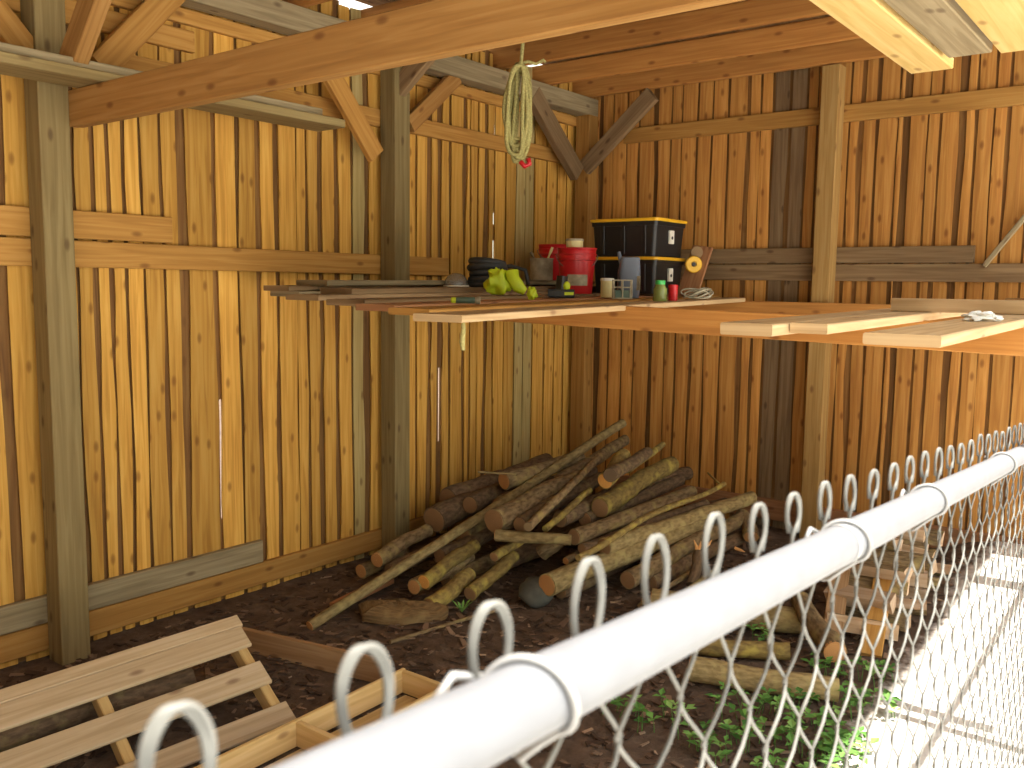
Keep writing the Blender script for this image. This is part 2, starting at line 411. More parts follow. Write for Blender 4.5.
def board_wall(name, axis, gaps, lo, hi, face, out, z0, ztop, mats, greys=(), slits=(), wide=()):
    """gaps: sorted centre positions of the joints between the room-side boards."""
    b = MB(); pos = [lo]+list(gaps)+[hi]
    edges = []
    for i, g in enumerate(pos):
        w = .017 if i not in wide else .042
        w *= random.uniform(.75, 1.35)
        amp = .011 if i not in wide else .016
        edges.append((wavy(g-w/2, amp, i*2+face), wavy(g+w/2, amp, i*2+1+face)))
    for i in range(len(pos)-1):
        c = (pos[i]+pos[i+1])/2
        grey = any(a <= c <= d for a, d in greys)
        t = random.uniform(.1, .9)
        e0 = edges[i][1]; e1 = edges[i+1][0]
        top = ztop+random.uniform(-.03, .03)
        wall_board(b, axis, e0, e1, z0+random.uniform(-.03, .03), top, face, .018, out, t, 2 if grey else 0)
    # outer boards covering the joints
    for i, g in enumerate(pos):
        hw = random.uniform(.045, .065)
        sl = sorted([(a, d) for (q, a, d) in slits if abs(q-g) < .05])
        z = z0-.03; t = random.random()
        f2 = face+out*.0185
        def cover(za, zb, part):
            if zb-za < .01: return
            if part:
                wall_board(b, axis, wavy(g+.030, .004, i*5+1), wavy(g+hw+.01, .008, i*5+2), za, zb, f2, .016, out, t, 1, 6)
                wall_board(b, axis, wavy(g-hw, .008, i*5), wavy(g+.010, .004, i*5+3), za, zb, f2, .016, out, t, 1, 6)
            else: wall_board(b, axis, wavy(g-hw, .012, i*5), wavy(g+hw, .012, i*5+2), za, zb, f2, .022, out, t, 1, 10)
        for a, d in sl:
            cover(z, a, False); cover(a, d, True); z = d
        cover(z, ztop+.0+random.uniform(-.04, .02), False)
    o = b.build(name, mats, loc=(0, 0, 0)); o['kind'] = 'structure'
    return o

LW = -4.43      # room face of the left wall's boards
BW = 6.68       # room face of the back wall's boards
lp = [9, 44, 82, 100, 116, 131, 148, 168, 187, 219, 242, 261, 279, 299, 309, 322, 338, 353, 367, 386, 404, 416, 429, 439, 449, 463, 469, 476, 484, 492, 503, 513, 522, 531, 543, 553, 562]
lg = [PX((p, 400), LW).y for p in lp]
g0 = []; y = -3.3
while y < lg[0]-.09: g0.append(y); y += random.uniform(.12, .2)
n0 = len(g0)
lpos = g0+lg
def sl(px, ya, yb, pl=LW):
    q = PX((px, (ya+yb)/2), pl); return (PX((px, 400), pl).y, PX((px, yb), pl).z, PX((px, ya), pl).z)
slits = [sl(219, 400, 520), sl(439, 368, 442), sl(492, 108, 134), sl(492, 212, 224), sl(492, 240, 262), sl(543, 430, 456)]
wide = [n0+1+i for i, p in enumerate(lp) if p in (9, 187, 219, 261, 279, 322, 338, 367, 429, 439, 463, 484)]
gs = [(PX((a, 400), LW).y, PX((c, 400), LW).y) for a, c in ((353, 368), (116, 131), (513, 531), (553, 562))]
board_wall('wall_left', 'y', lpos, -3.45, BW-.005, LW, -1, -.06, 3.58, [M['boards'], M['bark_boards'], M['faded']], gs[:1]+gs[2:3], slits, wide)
bp_ = [583, 595, 607, 620, 632, 648, 663, 673, 688, 702, 718, 737, 749, 761, 777, 793, 804, 822, 835, 847, 862, 882, 891, 911, 923, 944, 958, 975, 989, 1011]
bg = [PY((p, 400), BW).x for p in bp_]
x = bg[-1]
while x < 2.0: x += random.uniform(.11, .19); bg.append(x)
widx = [1+i for i, p in enumerate(bp_) if p in (595, 648, 737, 847, 891, 944)]
gsb = [(PY((761, 400), BW).x-.005, PY((793, 400), BW).x+.005)]
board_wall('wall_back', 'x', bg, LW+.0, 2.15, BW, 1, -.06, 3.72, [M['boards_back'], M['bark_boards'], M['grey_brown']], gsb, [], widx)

# unseen wall behind the camera, added to keep out light from the south
fg = []; x = LW+.1
while x < -.2: x += random.uniform(.12, .2); fg.append(x)
board_wall('wall_unseen_south', 'x', fg, LW, .05, -3.45, -1, -.06, 3.6, [M['boards_back'], M['bark_boards'], M['grey_brown']])

# ------------------------------------------------------------------ framing timbers
A = -4.25       # room face of the left wall's posts
def timber(name, label, cat, mat, p0, p1, w, h, up=(0, 0, 1), group=None, **kw):
    b = MB(); b.beam(p0, p1, w, h, up, **kw); o = b.build(name, mat)
    return tag(o, label, cat, group)
PG = 'posts carrying the shed frame'
timber('wooden_post', 'thick weathered greenish wooden post beside the pallet at the left', 'post', M['post'], (A-.068, 2.045, -.05), (A-.068, 2.045, 3.275), .136, .14, (0, 1, 0), PG, t=.5)
timber('wooden_post', 'weathered wooden post on left wall behind the west end of the shelf', 'post', M['post'], (A-.068, 4.29, -.05), (A-.068, 4.29, 3.275), .136, .14, (0, 1, 0), PG, t=.35)
timber('wooden_post', 'dark corner post where the two dark braces meet', 'post', M['girt'], (A-.068, 6.57, -.05), (A-.068, 6.57, 3.275), .136, .136, (0, 1, 0), PG, t=.15)
timber('wooden_post', 'brown post on back wall crossed by the shelf joists, right of the black totes', 'post', M['post_warm'], (-2.245, 6.57, -.05), (-2.245, 6.57, 3.41), .125, .136, (0, 1, 0), PG, t=.5)
# plates
timber('wall_plate', 'grey weathered wall plate along the top of the left wall posts', 'beam', M['grey_wood'], (A-.068, -3.4, 3.345), (A-.068, 6.63, 3.345), .136, .14, t=.5)
# tie beam
timber('tie_beam', 'long orange tie beam running from the left post over the foreground', 'beam', M['beam'], (A+.004, 2.13, 2.628), (.1, 2.13, 2.634), .04, .165, t=.55, warp=.003)
timber('tie_beam', 'yellow batten fixed behind the underside of the long tie beam', 'beam', M['beam'], (A+.004, 2.164, 2.580), (.1, 2.164, 2.584), .026, .055, t=.6)
# roof joists along x
jl = [(6.52, 'lowest roof joist lying against the top of the back wall'), (5.95, 'second roof joist out from the back wall'), (5.45, 'third roof joist out from the back wall, just beyond the hanging rope'),
      (4.72, 'fourth roof joist out from the back wall, the hanging rope tied to it'), (4.12, 'fifth roof joist out, above the post at the shelf end'), (3.5, 'sixth roof joist out, half hidden above the long tie beam'), (2.9, 'seventh roof joist out, at the top edge above the grey plate')]
for y, l in jl:
    zb = 3.455 if y == 5.45 else 3.42
    timber('roof_joist', l, 'joist', M['joist'], (-4.5, y, zb+.08), (.1, y, zb+.076), .045, .16, group='roof joists', t={6.52: .5, 5.95: .75, 5.45: .35}.get(y, .5), ch=.010)
# girts
GX = A-.16
def girt(label, mat, y0, y1, z0, z1, x=GX, th=.038, t=None):
    timber('wall_girt', label, 'plank', mat, (x, y0, (z0+z1)/2), (x, y1, (z0+z1)/2), th, z1-z0, t=t, group='horizontal planks on the left wall')
girt('yellow plank on the left wall at eye height, passing behind two posts', M['girt'], -3.4, 4.9, 1.906, 2.035, t=.7)
girt('short yellow plank stacked above the eye-height wall plank at the left', M['girt'], -3.4, 2.71, 2.045, 2.18, t=.75)
girt('orange-brown bottom plank along the foot of the left wall', M['girt'], -3.4, 6.5, .035, .167, t=.35)
girt('grey-green weathered plank above the bottom plank, ending left of the log pile', M['grey_wood'], -3.4, 3.25, .172, .305, t=.6)
girt('yellow plank high on the left wall behind the knee braces', M['girt'], -3.4, 6.62, 2.865, 2.975, t=.7)
girt('uppermost yellow plank on the left wall, just under the grey plate', M['girt'], -3.4, 6.62, 3.195, 3.272, t=.8)
girt('short yellow plank end between the two highest planks of the left wall', M['girt'], -3.4, 2.87, 3.055, 3.165, t=.8)
def bgirt(label, mat, x0, x1, z0, z1, y=6.66, t=None):
    timber('wall_girt', label, 'plank', mat, (x0, y, (z0+z1)/2), (x1, y, (z0+z1)/2), .038, z1-z0, t=t, group='horizontal planks on the back wall')
bgirt('orange plank high on the back wall, level with the post top', M['girt'], -4.0, 2.1, 3.035, 3.155, t=.4)
bgirt('long grey-brown plank on the back wall, lower of the pair above the shelf', M['grey_brown'], -3.9, 2.1, 1.908, 2.030, t=.5)
bgirt('shorter grey-brown plank on the back wall, upper of the pair', M['grey_brown'], -3.9, -1.28, 2.036, 2.15, t=.35)
bgirt('brown bottom plank along the foot of the back wall behind the logs', M['red_plank'], -4.1, 2.1, .06, .22, t=.3)
# knee braces
def brace(label, mat, p0, p1, w, th, up, t=.5):
    p0, p1 = Vector(p0), Vector(p1); d = (p1-p0).normalized()
    timber('knee_brace', label, 'brace', mat, p0, p1, th, w, up, 'knee braces', t=t)
XB = A-.045
# beams in the plane of the left wall: height direction lies in that plane
def brace_yz(label, mat, a, c, w, th=.045, x=XB, t=.5, ext=.06):
    p0, p1 = PX(a, x), PX(c, x); d = (p1-p0).normalized(); p0 = p0-d*ext*.2; p1 = p1+d*ext
    perp = d.cross(Vector((1, 0, 0))).normalized()
    brace(label, mat, p0, p1, w, th, perp, t)
def brace_xz(label, mat, a, c, w, y, th=.045, t=.5, ext=.06):
    p0, p1 = PY(a, y), PY(c, y); d = (p1-p0).normalized(); p0 = p0-d*ext*.2; p1 = p1+d*ext
    perp = d.cross(Vector((0, 1, 0))).normalized()
    brace(label, mat, p0, p1, w, th, perp, t)
brace_yz('yellow knee brace slanting up-left from the post at the shelf end', M['girt'], (372, 149), (331, 75), .13, x=A+.0, t=.75, ext=.25)
brace_yz('orange knee brace slanting up-right from the post at the shelf end', M['beam'], (410, 124), (452, 81), .11, t=.6)
brace_xz('brown knee brace rising from the post at the shelf end into the room', M['grey_brown'], (380, 112), (424, 58), .12, 4.29, .06, t=.6, ext=.1)
brace_yz('dark grey knee brace left of the corner post', M['grey_brown'], (576, 172), (538, 104), .15, .07, x=A-.03, t=.2, ext=.1)
brace_xz('dark grey knee brace right of the corner post, along the back wall', M['grey_brown'], (585, 168), (650, 97), .13, 6.49, .06, t=.45, ext=.03)
brace_yz('light brown knee brace rising right from the thick left post', M['girt'], (105, 62), (165, 0), .13, t=.5, ext=.2)
brace_xz('brown knee brace rising from the thick left post into the room', M['beam'], (74, 58), (100, -15), .13, 2.045, .07, t=.4, ext=.2)
brace_yz('brown knee brace rising left from the thick left post', M['girt'], (24, 48), (-14, 0), .12, t=.4, ext=.2)
timber('diagonal_stick', 'thin grey stick leaning slantwise on the right of the back wall', 'stick', M['grey_wood'], PY((984, 266), 6.62), PY((1044, 194), 6.62), .03, .035, (0, 1, 0), t=.7)

# roof deck
def roof():
    b = MB(); x = -4.52
    while x < .15:
        w = random.uniform(.16, .24)
        if x+w > .15: w = .15-x
        if w < .03: break
        b.beam((x+w/2, -3.6, 3.665), (x+w/2, 7.0, 3.665), w-.004, .024, t=random.random()); x += w
    o = b.build('ceiling', M['roof'], loc=(0, 0, 0)); o['kind'] = 'structure'
roof()

# overhead loft boards
ob = [(-.965, .16, 3.96, 'loft', 'bright yellow overhead board, leftmost of the row at upper right'),
      (-.79, .15, 3.78, 'grey_wood', 'grey overhead board beside the bright yellow one at upper right'),
      (-.60, .18, 3.80, 'loft', 'yellow overhead board right of the grey overhead board'),
      (-.40, .17, 3.70, 'loft', 'yellow overhead board at the upper right corner')]
for x, w, y1, mt, l in ob:
    timber('overhead_board', l, 'board', M[mt], (x, -.6, 2.742), (x, y1, 2.742), w, .042, group='overhead boards at the right', t=.6, warp=.002)
timber('overhead_board', 'two-layered greyish plank lying over the long tie beam by the left wall', 'board', M['post'], (-4.06, -1.2, 2.738), (-4.06, 3.52, 2.738), .24, .045, group='overhead boards at the left', t=.8)
timber('overhead_board', 'grey plank on top of the plank that lies over the left tie beam', 'board', M['grey_wood'], (-4.10, -1.2, 2.786), (-4.10, 3.40, 2.786), .22, .042, group='overhead boards at the left', t=.7)

# ------------------------------------------------------------------ shelf
def zs(y): return 1.75+.011*(y-4.2)
timber('shelf_joist', 'long orange joist carrying the front of the shelf', 'joist', M['joist'], (A+.0, 4.195, 1.7115), (.1, 4.195, 1.6375), .045, .125, group='shelf joists', t=.85)
timber('shelf_joist', 'joist carrying the back of the shelf on the back wall posts', 'joist', M['joist'], (A+.0, 6.475, 1.672), (2.0, 6.475, 1.668), .045, .16, group='shelf joists', t=.6)
def shelf_plank(label, mat, s, n, w, th=.03, dz=0, t=None):
    p0 = Vector((s[0], s[1], zs(s[1])-th/2+dz)); p1 = Vector((n[0], n[1], zs(n[1])-th/2+dz))
    return timber('shelf_plank', label, 'plank', mat, p0, p1, w, th, group='planks laid on the shelf', t=t)
W_ = [((-4.09, 3.2), (-4.12, 6.44), .25, 'grey_wood', 'grey shelf plank nearest the left wall'),
      ((-3.72, 3.02), (-3.86, 6.44), .25, 'grey_brown', 'brown shelf plank, second out from the left wall'),
      ((-3.30, 2.94), (-3.60, 6.44), .25, 'grey_brown', 'brown shelf plank, third out from the left wall'),
      ((-2.99, 2.84), (-3.34, 6.44), .23, 'red_plank', 'reddish shelf plank, fourth out from the left wall'),
      ((-2.70, 2.76), (-3.10, 6.44), .22, 'girt', 'orange shelf plank just behind the front plank with the pale edge'),
      ((-2.37, 2.58), (-2.90, 6.44), .23, 'pale', 'front shelf plank with the pale sawn edge, below the lime green bundle')]
PLANKS = []
for (s, n, w, mt, l), dz in zip(W_, (.058, .048, .032, .018, .010, 0)):
    shelf_plank(l, M[mt], s, n, w, dz=dz, t=.5); PLANKS.append((s, n, w, dz))
shelf_plank('grey-brown plank lying on top of the shelf planks by the left wall', M['grey_brown'], (-4.10, 3.15), (-4.12, 6.2), .22, dz=.089, t=.5)
PLANKS.append(((-3.72, 3.25), (-3.86, 6.2), .24, .079))
shelf_plank('second brown plank lying on top of the shelf planks by the left wall', M['grey_brown'], (-3.72, 3.25), (-3.86, 6.2), .24, dz=.079, t=.3)
shelf_plank('grey plank topmost of the small stack on the shelf by the left wall', M['grey_wood'], (-3.98, 3.3), (-4.0, 6.1), .26, dz=.120, t=.4)
PLANKS.append(((-3.98, 3.3), (-4.0, 6.1), .26, .120))
shelf_plank('pale shelf plank pushed out farthest left in the group above the fence', M['pale'], (-1.203, 2.80), (-1.203, 6.4), .18, .04, t=.55)
shelf_plank('pale shelf plank in the middle of the group above the fence, set back', M['pale'], (-1.046, 2.94), (-1.046, 6.4), .125, .034, t=.7)
shelf_plank('broad pale shelf plank closest to the fence, a white rag on it', M['pale'], (-.655, 2.55), (-.66, 6.4), .2, .032, t=.7)
timber('loose_timber', 'loose square timber lying crosswise on the shelf planks at the right', 'timber', M['pale'], (-1.16, 4.35, zs(4.35)+.0305), (-.02, 4.32, zs(4.35)+.0305), .07, .06, t=.4)
timber('loose_timber', 'dark short board lying on the shelf at the far right by the wall', 'timber', M['bark_boards'], (-.95, 5.9, zs(5.9)+.022), (-.1, 5.95, zs(5.9)+.022), .12, .04, t=.4)

# ------------------------------------------------------------------ fence
FS = .83
FP = Vector(EYE)+(Vector((-.2699, -.0225, 1.6549))-Vector(EYE))*FS; FD = Vector((-.0263, .9966, -.0787)).normalized()
FN = Vector((FD.y, -FD.x, 0)).normalized(); FE = Vector((FD.x, FD.y, 0)).normalized(); SL = FD.z/math.hypot(FD.x, FD.y)
RR = .021*FS
def spline(q, n=4):
    out = []
    for i in range(len(q)-1):
        a, b, c, d = q[max(i-1, 0)], q[i], q[i+1], q[min(i+2, len(q)-1)]
        for k in range(n):
            t = k/n; out.append(.5*((2*b)+(c-a)*t+(2*a-5*b+4*c-d)*t*t+(3*b-a-3*c+d)*t**3))
    return out+[q[-1]]
def fence():
    root = empty('chain_link_fence', (FP.x, 2.0, 0), 'galvanised chain-link fence with sunlit white top rail across the foreground', 'fence')
    b = MB(); b.tube([FP-FD*1.2, FP+FD*11], RR, 32); r_ = b.build('top_rail', M['galv'], root, smooth=True)
    # rail joint sleeve seam
    b = MB(); c = FP+FD*(.985*FS); b.tube([c-FD*.004, c+FD*.004], RR+.0008, 32); b.build('rail_seam', M['tie'], root, smooth=True)
    W = .1*FS; H = .094; wr = .00155; off = RR+.003
    s0 = .302*FS-3*W     # knuckle positions
    b = MB()
    def P(s_, h, o): return FP+FE*s_+Vector((0, 0, SL*s_+h))-FN*(off+o)
    nk = int(9.6/W)
    for k in range(nk):
        sc = s0+k*W+random.uniform(-.003, .003); near = sc < 2.2
        n = 7 if sc < 1.6 else 4
        bot = -(FP.z+SL*sc)+.03
        far_ = smooth(.40, .75, sc); hn = -.003+.022*far_+random.uniform(-.003, .004)          # neck of the knuckle
        hk = .043+.009*far_+random.uniform(-.003, .005)          # its top
        wl = random.uniform(.0105, .012)-.0025*far_; tilt = random.uniform(-.004, .004)
        h1 = -.065                                      # first visible crossing, half a mesh to the side
        for side in (-1, 1):
            # knuckle: over the neck to the far side, round the loop and back down
            loop = [(-.25, hn-.004, .6), (.15, hn+.003, .9), (.75, hn+(hk-hn)*.3, 1), (1.0, hn+(hk-hn)*.6, .7), (.8, hn+(hk-hn)*.85, .3), (.25, hk, 0), (-.4, hk-.001, -.4), (-.85, hn+(hk-hn)*.75, -.8), (-.8, hn+(hk-hn)*.45, -1), (-.45, hn+(hk-hn)*.2, -1.1), (-.1, hn-.001, -1.1)]
            kn = [P(sc-side*a*wl+tilt*(h_-hn)/(hk-hn)+side*.0016, h_, .0026*d_*side-.0005) for a, h_, d_ in loop]
            if near: kn = spline(kn)
            pts = []
            sub = 6 if near else 2
            for j in range(1, sub+1):                   # long leg from the neck down to the first crossing
                f = j/sub; e = f*f*(3-2*f)*.3+f*.7
                pts.append(P(sc+side*(W/2+.0022)*e, hn-.004+(h1-hn+.004)*f, .0034*math.sin(math.pi*f)*side))
            rows = int((h1-bot)/(H/2))
            for i in range(rows):
                for j in range(1, (4 if near else 2)+1):
                    f = i+j/(4 if near else 2)
                    tri = abs(((f) % 2)-1)              # 1 beside the neighbour, 0 under the knuckle
                    e = tri*tri*(3-2*tri)*.35+tri*.65
                    pts.append(P(sc+side*((W/2+.0044)*e-.0022), h1-f*H/2, -.0034*math.sin(math.pi*f)*side))
            b.tube(list(reversed(pts))+kn, wr, n, True)
    b.build('chain_link_mesh', M['wire'], root, smooth=True, ang=180)
    # wire ties round the rail
    for q, ph in ((.40, 0), (1.0, .4), (1.42, .2), (2.15, .3), (3.2, .1), (4.6, 0)):
        c = FP+FD*(q*FS*1.0); b = MB(); pts = []
        rr = RR+.0022
        upv = FD.cross(FN).normalized()
        if upv.z < 0: upv = -upv
        for i in range(25):
            a = math.radians(205-i*11.5)       # from behind, over the top, to the front and under
            pts.append(c-FN*0+(FN*(math.cos(a))+upv*math.sin(a))*rr+FD*(-.012+.034*i/24))
        hook = c+FD*-.016-FN*(rr+.004)
        pre = [hook+Vector((0, 0, .004))+FD*.02, hook+Vector((0, 0, .012))-FD*.006, hook+Vector((0, 0, .003))-FD*.02, hook-Vector((0, 0, .006))-FD*.008]
        end = c+FD*.024-FN*(RR*.35)-Vector((0, 0, RR+.002))
        pts += [end-Vector((0, 0, .010)), end-Vector((0, 0, .022))-FN*.012, end-Vector((0, 0, .026))-FN*.02+FD*.008, end-Vector((0, 0, .016))-FN*.022+FD*.006]
        b.tube(pre+pts, .0021, 8); b.build('wire_tie', M['tie'], root, smooth=True, ang=180)
fence()

# ------------------------------------------------------------------ pallet
def ground_frame(o, ax):
    ax = Vector(ax); ax.z = 0; ax.normalize(); return Vector(o), ax, Vector((-ax.y, ax.x, 0))
def pallet():
    # deck boards run along u; v runs down the slope, away from the wall: the wall side is propped up
    o = Vector(EYE)+(Vector((-3.53, 2.459, .28))-Vector(EYE))*.965; u = Vector((.207, .975, .08)).normalized(); v = Vector((.886, -.152, -.439)); v = (v-u*v.dot(u)).normalized(); nn = u.cross(v)
    if nn.z < 0: nn = -nn
    base = o-u*.65+v*.35; base.z = 0
    root = empty('pallet', base, 'weathered wooden pallet propped at a tilt in the lower left corner', 'pallet')
    L = 1.32
    def bar(a, c, w, h, name, mat=M['pallet'], t=None):
        b = MB(); b.beam(a, c, w, h, tuple(nn), t); return b.build(name, mat, root)
    for (v0, v1, u1, t) in ((-.005, .062, 0, .8), (.066, .185, -.012, .65), (.282, .408, -.02, .6), (.525, .63, -.015, .45)):
        m_ = v*((v0+v1)/2)-nn*.009; bar(o+u*-L+m_, o+u*u1+m_, v1-v0, .018, 'deck_board', t=t)
    for uu in (-.05, -.64, -1.22):
        bar(o+u*uu+v*.0-nn*.062, o+u*uu+v*.63-nn*.062, .042, .086, 'stringer', M['crate'], .4)
    for (v0, v1) in ((.0, .10), (.20, .29), (.53, .62)):
        m_ = v*((v0+v1)/2)-nn*.114; bar(o+u*-L+m_, o+u*-.03+m_, v1-v0, .016, 'bottom_board', t=.6)
pallet()
def crate():
    # shallow new-wood crate, its open top facing up
    a = PZ((212, 760), .12); c = PZ((404, 668), .12); e = PZ((427, 692), .12)
    u = (c-a); u.z = 0; Lu = u.length; u.normalize(); v = Vector((u.y, -u.x, 0)); wv = abs((e-c).dot(v))+.02
    o = Vector((a.x, a.y, 0)); root = empty('slatted_crate', o+u*Lu*.5+v*wv*.5, 'open shallow crate of new pale wood behind the fence rail, beside the pallet', 'crate')
    def bar(name, p0, p1, w, z0, z1, t=.6):
        b = MB(); zz = Vector((0, 0, (z0+z1)/2)); b.beam(p0+zz, p1+zz, w, z1-z0, t=t); b.build(name, M['crate'], root)
    bar('side_board', o-u*.35, o+u*Lu, .022, .012, .12, .8)
    bar('side_board', o-u*.35+v*wv, o+u*Lu+v*wv, .022, .012, .12, .7)
    for f, th in ((1.0, .022), (.40, .026), (-.25, .026)):
        bar('divider' if f < .9 else 'end_board', o+u*(Lu*f-.012)+v*.012, o+u*(Lu*f-.012)+v*(wv-.012), th, .014, .118, .65)
    for k in range(3):
        w = wv/3.4; bar('floor_slat', o-u*.33+v*(.03+w*.5+k*wv*.31), o+u*(Lu-.025)+v*(.03+w*.5+k*wv*.31), w, .002, .012, .4)
crate()
timber('loose_plank', 'reddish brown plank standing on edge between pallet and log pile', 'plank', M['brown_plank'], Vector((-3.74, 2.62, .06)), Vector((-2.88, 2.82, .055)), .03, .12, t=.6)

# ------------------------------------------------------------------ logs
LG = 'logs and poles in the heap'
def log(label, a, za, c, zc, r_, mat='bark', cut='cut_dull', far=False, r2=None, bend=.05, name='log', group=LG, near_cut=True, bump=.15):
    p0 = a if isinstance(a, Vector) else PZ(a, za); p1 = c if isinstance(c, Vector) else PZ(c, zc)
    d = p1-p0; L = d.length; n = max(6, min(16, int(L/.1))); sd = random.uniform(0, 80)
    r2 = r2 or r_*.88; pts, rad = [], []
    side = d.cross(Vector((0, 0, 1))).normalized(); ph = random.uniform(0, 6)
    for i in range(n+1):
        f = i/n; pts.append(p0+d*f+side*bend*r_*6*math.sin(ph+f*4)*f*(1-f)*4+Vector((0, 0, bend*r_*3*math.sin(ph*2+f*5)*f*(1-f)*4)))
        rad.append(r_+(r2-r_)*f)
    b = MB(); b.tube(pts, rad, 14 if r_ > .03 else 9, True, random.uniform(.2, .9), bump=bump, seed=sd)
    o = b.build(name, M[mat], smooth=True, ang=70); tag(o, label, 'log' if name == 'log' else 'stick', group)
    if near_cut and cut:
        ends = [(pts[0], (pts[0]-pts[1]).normalized(), rad[0])]
        if far: ends.append((pts[-1], (pts[-1]-pts[-2]).normalized(), rad[-1]))
        for p, dd, rr in ends:
            e = MB(); e.lathe([(rr*.92, -.012), (rr*.9, .004), (rr*.6, .0055)], p, 16, .5, 0, dd)
            e.build('cut_end', M[cut], o, loc=p-o.location, smooth=True)
    return o
log('short dark log propping up the wall side of the pallet', Vector((-3.60, 1.3, .085)), 0, Vector((-3.44, 2.15, .10)), 0, .08, 'bark_dark', 'cut_dull')
# big shaded logs at the back left
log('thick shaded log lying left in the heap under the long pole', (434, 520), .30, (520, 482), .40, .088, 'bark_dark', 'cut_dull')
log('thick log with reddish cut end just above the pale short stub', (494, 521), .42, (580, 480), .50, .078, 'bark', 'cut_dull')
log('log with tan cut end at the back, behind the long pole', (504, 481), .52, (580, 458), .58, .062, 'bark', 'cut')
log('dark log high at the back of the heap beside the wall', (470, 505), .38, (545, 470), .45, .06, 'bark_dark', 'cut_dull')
log('short pale stub lying crosswise in the middle of the heap', (496, 535), .36, (571, 540), .37, .036, 'bark_tan', 'cut', bump=.05)
log('short log with bright orange sawn end facing out near the top', (605, 481), .60, (624, 455), .70, .055, 'bark_moss', 'cut_bright')
log('yellow mossy log at the top right of the heap', (600, 508), .44, (672, 464), .56, .066, 'bark_moss', 'cut_dull', bump=.2)
log('thin mossy branch sticking up behind the yellow mossy log', (628, 470), .62, (663, 444), .70, .026, 'bark_moss', None)
log('dark log behind the bright orange sawn end', (610, 475), .66, (648, 452), .68, .045, 'bark_dark', None)
log('log with round reddish cut end at the right of the pale stub', (574, 537), .34, (692, 492), .42, .05, 'bark', 'cut_dull', bump=.16)
log('smaller log with reddish cut end just under the other reddish end', (582, 549), .27, (706, 504), .34, .036, 'bark_dark', 'cut_dull')
log('thick pale-barked log in front whose sawn end faces the camera', (547, 585), .16, (703, 521), .27, .066, 'bark_tan', 'cut', bump=.12)
log('long knobbly log ending highest at the right of the heap', (604, 547), .28, (752, 498), .33, .055, 'bark_tan', 'cut_dull', bump=.18)
log('reddish shaded log under the long knobbly log', (628, 580), .12, (745, 517), .22, .055, 'bark', 'cut_dull')
log('thin bent branch lying across the knobbly logs at the right', (578, 558), .35, (724, 484), .46, .020, 'bark_moss', None, bend=.3, name='branch')
log('tiny twig at the tip of the thin bent branch', (722, 486), .46, (708, 473), .50, .008, 'bark_moss', None, name='branch')
log('mossy log with orange sawn end low at the left front', (424, 582), .14, (476, 545), .24, .045, 'bark_moss', 'cut_bright', bump=.22)
log('log with dull sawn end beside the orange-ended mossy log', (414, 587), .10, (470, 556), .16, .046, 'bark', 'cut')
log('mossy grey log low in front, right of the flat tan slab', (430, 606), .05, (470, 574), .12, .05, 'bark_moss', 'cut_dull', bump=.2)
log('slender mossy log low in front, above the green sprout', (470, 594), .07, (514, 556), .18, .042, 'bark_moss', 'cut_dull', bump=.2)
log('mossy branch above the slender mossy log', (494, 557), .24, (524, 538), .29, .03, 'bark_moss', 'cut_dull')
log('grey log with tan round end against the foot of the left wall', (377, 560), .17, (428, 530), .24, .05, 'bark', 'cut')
log('lower grey log with round end against the foot of the left wall', (361, 571), .08, (402, 552), .12, .046, 'bark', 'cut')
log('shaded log right of the two round-ended logs at the left wall', (390, 571), .09, (440, 545), .15, .05, 'bark_dark', 'cut_dull')
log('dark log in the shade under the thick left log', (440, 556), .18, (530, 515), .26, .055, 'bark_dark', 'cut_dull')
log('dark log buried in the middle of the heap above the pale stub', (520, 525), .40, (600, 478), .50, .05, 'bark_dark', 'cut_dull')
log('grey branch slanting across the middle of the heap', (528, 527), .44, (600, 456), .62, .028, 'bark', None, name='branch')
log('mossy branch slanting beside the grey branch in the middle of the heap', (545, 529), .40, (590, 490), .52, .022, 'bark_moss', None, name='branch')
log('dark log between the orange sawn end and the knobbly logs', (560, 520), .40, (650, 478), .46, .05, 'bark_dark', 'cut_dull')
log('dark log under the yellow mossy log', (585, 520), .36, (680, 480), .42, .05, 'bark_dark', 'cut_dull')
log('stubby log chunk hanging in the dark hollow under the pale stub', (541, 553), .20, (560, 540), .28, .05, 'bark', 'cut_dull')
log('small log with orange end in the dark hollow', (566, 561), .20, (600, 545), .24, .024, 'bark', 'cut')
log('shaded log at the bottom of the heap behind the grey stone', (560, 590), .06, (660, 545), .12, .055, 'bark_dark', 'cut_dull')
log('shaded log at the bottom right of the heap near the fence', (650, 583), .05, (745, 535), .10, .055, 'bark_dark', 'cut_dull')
log('log with tan round end facing out at the right of the heap', (751, 537), .14, (742, 514), .24, .055, 'bark', 'cut')
log('shaded log lying at the back foot of the heap', (690, 512), .12, (770, 492), .14, .05, 'bark_dark', 'cut_dull')
log('splintered stick standing in the heap at the right', (692, 585), .06, (698, 552), .22, .035, 'bark_dark', None)
log('thin stick low in front of the heap at the right', (640, 606), .02, (700, 565), .10, .018, 'bark', None, name='branch')
log('second thin stick low in front, next to the fence loops', (655, 612), .02, (712, 572), .10, .016, 'bark_tan', None, name='branch')
log('long straight pole slanting from the ground to the back wall', PZ((310, 626), .02), 0, PY((623, 423), 6.0), 0, .030, 'bark_tan', 'cut', name='pole', r2=.034, bend=.08, bump=.06)
log('thin twig lying on the dirt in front of the heap', (390, 642), .012, (498, 610), .014, .011, 'bark', None, name='branch')
log('thin twig sticking out of the heap towards the left wall', (478, 472), .60, (516, 474), .60, .008, 'bark_tan', None, name='branch')
log('thick dark log resting against the left wall at the back of the heap', (448, 500), .36, (548, 462), .42, .085, 'bark_dark', 'cut_dull')
